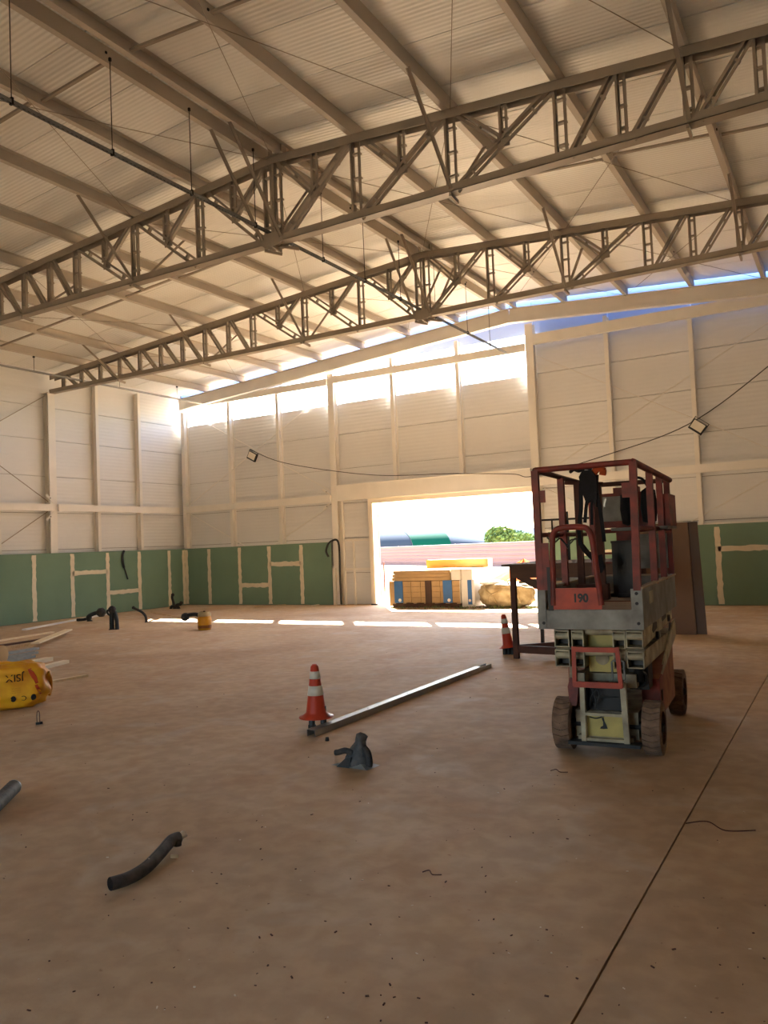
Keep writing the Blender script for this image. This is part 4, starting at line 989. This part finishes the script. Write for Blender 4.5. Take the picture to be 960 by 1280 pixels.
# ------------------------------------------------------------------ pallet of cartons in the doorway
t = thing('carton_pallet', 'pallet of stacked cartons with blue corner straps standing in the doorway', 'pallet', (9.1,-.1,0))
x0, x1, y0, y1 = 8.10, 10.06, -.76, .32
pal = MB()
for yy in (y0, (y0+y1)/2-.05, y1-.1): pal.box(x0, x1, yy, yy+.1, 0, .10)
pp = part('pallet_base', pal, 'wood_brown', t, True)
for k in range(7): xx = x0+k*(x1-x0-.1)/6; part('deck_board', MB().box(xx, xx+.1, y0, y1, .10, .12), 'wood', pp, True)
nx, nz = 7, 4; cw = (x1-x0)/nx; chh = .56/nz
for i in range(nx):
    for j in range(nz):
        part('carton', MB().box(x0+i*cw+.004, x0+(i+1)*cw-.004, y0+.01, y0+.52, .12+j*chh+.003, .12+(j+1)*chh-.003), 'carton', t, True)
        part('carton', MB().box(x0+i*cw+.004, x0+(i+1)*cw-.004, y0+.54, y1-.01, .12+j*chh+.003, .12+(j+1)*chh-.003), 'carton', t, True)
for xx in (8.30, 9.72): 
    s = part('blue_strap', MB().box(xx-.13, xx+.12, y0-.008, y0+.006, .12, .69), 'blue_tape', t, True)
    part('round_mark', MB().tube([(xx+.03,y0-.012,.19),(xx+.03,y0-.0085,.19)], .045, 14), 'white_wrap', s, True)
part('blue_strap', MB().box(x1-.006, x1+.008, -.42, -.18, .12, .69), 'blue_tape', t, True)
part('dark_strap', MB().box(9.08, 9.26, y0-.008, y0+.006, .10, .69), 'dark_wrap', t, True)
part('shrink_wrap', MB().box(x1-.004, x1+.003, y0, y1, .12, .69), 'white_wrap', t, True)
t = thing('carton_slab', 'wide flat carton stack lying on top of the strapped cartons', 'carton', (9.0,-.2,.69))
for k in range(3): part('layer', MB().box(8.10+.02*k, 9.80, y0+.005, y1-.1, .69+k*.09, .775+k*.09), 'carton', t, True)
t = thing('wrapped_box', 'white film-wrapped box on top of the pallet, beside the flat cartons', 'box', (10.0,-.2,.69))
part('body', MB().box(9.82, 10.40, y0+.02, y1-.1, .69, .97), 'white_wrap', t, True); part('tape', MB().box(10.08,10.12,y0+.012,y0+.02,.69,.97), 'cone_white', t, True)
t = thing('carton_end', 'white wrapped carton stack with a blue strap at the end of the pallet', 'carton', (10.25,-.25,0))
part('body', MB().box(10.09, 10.44, y0+.03, .1, .02, .69), 'white_wrap', t, True); part('blue_strap', MB().box(10.26,10.37,y0+.02,y0+.03,.08,.69), 'blue_tape', t, True)
part('round_mark', MB().tube([(10.31,y0+.014,.18),(10.31,y0+.02,.18)], .035, 14), 'white_wrap', t, True)
t = thing('yellow_carton', 'long yellow carton lying crosswise on top of the pallet', 'carton', (9.6,.15,.97))
part('body', MB().box(8.75, 10.52, .0, .30, .975, 1.20), 'carton_yellow', t, True); part('flap', MB().box(10.50,10.525,.0,.30,.985,1.19), 'carton_light', t, True)
t = thing('plywood_carton', 'plain carton leaning at the outer end of the pallet by the door jamb', 'carton', (7.95,-.3,0))
part('body', MB().box(7.92, 8.08, -.60, .15, .03, .68), 'carton', t, True); part('tape', MB().box(7.915,7.92,-.26,-.19,.03,.68), 'carton_light', t, True)
# canvas bulk sack
t = thing('canvas_sack', 'slumped dusty canvas bulk sack beside the pallet in the doorway', 'sack', (11.15,-.35,0))
part('body', pillow(1.35, .9, .60, seed=5, puff=.7), 'canvas', t)
for k, (a0, s0) in enumerate(((-.45,.25),(-.1,-.2),(.3,.15))): part('fold', MB().tube(smooth([(a0,-.36,.56),(a0+.08,-.44,.42),(a0+s0,-.45,.28),(a0+s0*1.3,-.42,.12)]), .022, 8), 'canvas', t)
part('loose_flap', pillow(.55,.5,.10,10,seed=8), 'white_wrap', t); t.children[-1].location = (-.35,-.1,.55)
part('sling', MB().tube(smooth([(.1,-.2,.58),(.16,-.28,.66),(.24,-.24,.66),(.28,-.2,.58)]), .02, 8), 'canvas', t)
b = MB()
for k in range(160):
    px, py = rnd.uniform(483, 672), 760.8+rnd.uniform(-.3,.5); q = G(px,py); b.tube([(q.x,q.y,0),(q.x+rnd.uniform(-.05,.05),q.y+rnd.uniform(-.05,.05),rnd.uniform(.03,.09))], .006, 4)
o = single('weeds', b, 'weed', 'thin fringe of weeds and litter along the foot of the pallet', 'weeds', origin=(9.5,-.7,0)); o['kind'] = 'stuff'

# ------------------------------------------------------------------ outside
gm = MB(); N = 24
gm.add([(-600,.5,-.04),(600,.5,-.04),(600,14,-.12),(-600,14,-.12),(-600,30,-.25),(600,30,-.25),(-600,1200,-.25),(600,1200,-.25)], [(0,1,2,3),(3,2,5,4),(4,5,7,6)])
gm.add([(-600,YB-.4,-.04),(600,YB-.4,-.04),(600,-600,-.04),(-600,-600,-.04)], [(0,1,2,3)])
gm.add([(-600,YB-.4,-.04),(-.4,YB-.4,-.04),(-.4,.5,-.04),(-600,.5,-.04)], [(0,1,2,3)]).add([(XR+.4,YB-.4,-.04),(600,YB-.4,-.04),(600,.5,-.04),(XR+.4,.5,-.04)], [(0,1,2,3)])
struct('ground', gm, 'earth')
# corrugated hoarding
A, B = Vector((-24.7,52.9,-.25)), Vector((-.55,34.6,-.25)); d = (B-A).normalized(); nrm = Vector((d.y,-d.x,0))
A0 = A-d*30; LEN = (B-A).length+75
t = thing('site_fence', 'pinkish corrugated metal site hoarding across the yard', 'fence', tuple(A0))
def fence_sheet(u0, u1):
    prof = []; z = 0.0
    for k in range(6):
        prof += [(0,z),(0,z+.20),(-.05,z+.23),(-.05,z+.29)]; z += .305
    prof.append((0, z)); b = MB(); vs = []
    for u in (u0, u1):
        for o_, zz in prof: p_ = A0+d*u+nrm*(-o_); vs.append((p_.x,p_.y,A0.z+zz))
    n = len(prof); return b.add(vs, [(i,i+1,n+i+1,n+i) for i in range(n-1)])
u = 0
while u < LEN:
    part('sheet', fence_sheet(u, min(u+6.02, LEN)), 'fence_sheet', t, True)
    pb = A0+d*(u+5.99)-nrm*.12; part('post', MB().bar(pb, pb+Vector((0,0,1.86)), .1, .1, (0,1,0)), 'steel_grey', t, True); u += 6
# barrel-vaulted sheds beyond the hoarding
RH = Vector((rt.x,rt.y,0)).normalized(); FH = Vector((fw.x,fw.y,0)).normalized()
TH = math.radians(24); VE = RH*math.cos(TH)+FH*math.sin(TH); VN = RH*math.sin(TH)-FH*math.cos(TH)
VC = Vector((CAM.x,CAM.y,0))+FH*130+RH*((520-480)/F_PX*130)
def vault(lab, px0, px1, hgt, half, m, taper=0.):
    """barrel-vaulted shed between two photo columns of its ridge, 130 m away"""
    u0, u1 = [(p-520)/F_PX*130/math.cos(TH) for p in (px0, px1)]
    t = thing('vaulted_shed', lab, 'building', tuple(VC+VE*(u0+u1)/2+Vector((0,0,-.25))), group='vaulted sheds')
    n = 18; vs = []
    for u, s in ((u0,1.),(u1,1.-taper)):
        for k in range(n+1):
            a = math.pi*k/n; p_ = VC+VE*u+VN*(math.cos(a)*half); vs.append((p_.x,p_.y,.9+(hgt-.9)*math.sin(a)*s))
    part('vault_roof', MB().add(vs, [(k,k+1,n+1+k+1,n+1+k) for k in range(n)], True), m, t, True)
    for sg in (-1, 1):
        part('side_wall', MB().bar(VC+VE*u0+VN*(sg*half)+Vector((0,0,.32)), VC+VE*u1+VN*(sg*half)+Vector((0,0,.32)), .15, 1.14), 'far_wall', t, True)
    for o_ in (0, n+1): part('end_wall', MB().add([Vector(vs[o_+k]) for k in range(n+1)], [tuple(range(n+1))]), 'far_wall', t, True)
vault('long silver vaulted shed roof next to the green one beyond the hoarding', 380, 493.5, 4.3, 6, 'far_silver')
vault('bright green vaulted shed roof beyond the hoarding', 494, 541, 4.35, 6.1, 'far_green')
vault('low silver shed roof tapering away from the green one towards the tree', 541.5, 598, 4.2, 6, 'far_silver', .62)
# tree and hill
def tree(px, dist, h, wd, lab):
    dr = fw+rt*((px-480)/F_PX); dr.z = 0; p = Vector((CAM.x,CAM.y,0))+dr*dist; p.z = -.25
    t = thing('tree', lab, 'tree', tuple(p), group='trees beyond the hoarding'); rn = random.Random(int(px)); b = MB()
    for k in range(900):
        a = rn.uniform(0,6.283); el = rn.uniform(-.4,1.4); rr = rn.uniform(.55,1.)
        c = Vector((math.cos(a)*math.cos(el)*wd*rr*(1+.2*math.sin(3*a)), math.sin(a)*math.cos(el)*wd*rr, h*.62+math.sin(el)*h*.36*rr))
        s_ = rn.uniform(.12,.3); q = Vector((rn.uniform(-1,1),rn.uniform(-1,1),rn.uniform(-1,1))).normalized(); e1 = q.orthogonal().normalized()*s_; e2 = q.cross(e1)
        b.add([c-e1,c-e2*.6,c+e1,c+e2*.6], [(0,1,2,3)])
    part('foliage', b, 'leaf', t); part('trunk', MB().tube([(0,0,0),(.1,0,h*.3),(0,.1,h*.65)], [.2,.15,.08], 8), 'bark', t)
tree(622, 84, 3.6, 1.7, 'round green tree beyond the hoarding, beside the tapering silver shed'); tree(636, 90, 3.2, 2.4, 'low spreading green tree farther along the hoarding'); tree(652, 96, 2.9, 1.8, 'small pale tree at the far end of the hoarding')
hb = MB(); vs = []
for k in range(41):
    px = -200+k*35; dr = fw+rt*((px-480)/F_PX); dr.z = 0; p = Vector((CAM.x,CAM.y,0))+dr*900
    hh = 10+8*math.sin(k*.35)+3*math.sin(k*1.3)
    q = p+dr*200; vs += [(p.x,p.y,-2),(p.x+dr.x*60,p.y+dr.y*60,hh),(q.x,q.y,-2)]
hb.add(vs, [(3*k+i,3*k+3+i,3*k+4+i,3*k+1+i) for k in range(40) for i in (0,1)], True)
struct('hills', hb, 'hill')
# orange earth mound and survey stakes
q = Vector((CAM.x,CAM.y,0))+Vector((fw.x+rt.x*.172,fw.y+rt.y*.172,0))*29
mbm = MB(); vs = []; n = 18
for j in range(7):
    for i in range(n):
        a = 2*math.pi*i/n; rr_ = (1-j/6)*(1+.18*math.sin(3*a+1)+.08*math.sin(7*a)); vs.append((q.x+math.cos(a)*rr_*1.9, q.y+math.sin(a)*rr_*1.5, -.18+1.05*(j/6)**.8*(1+.1*math.sin(5*a+j))))
mbm.add(vs, [(j*n+i,j*n+(i+1)%n,(j+1)*n+(i+1)%n,(j+1)*n+i) for j in range(6) for i in range(n)], True)
single('earth_mound', mbm, 'mound', 'heap of orange earth outside behind the canvas sack', 'earth mound')
t = None
def stake(px, dist, h, lab):
    dr = fw+rt*((px-480)/F_PX); dr.z = 0; p = Vector((CAM.x,CAM.y,0))+dr*dist; p.z = -.12
    t = thing('survey_stake', lab, 'stake', tuple(p)); part('stick', MB().bar((0,0,0),(0,0,h),.05,.05,(0,1,0)), 'rust_steel', t); return t
stake(477, 30, 1.15, 'thin brown survey stake outside near the door jamb'); stake(499, 36, .8, 'shorter brown survey stake outside, behind the pallet')
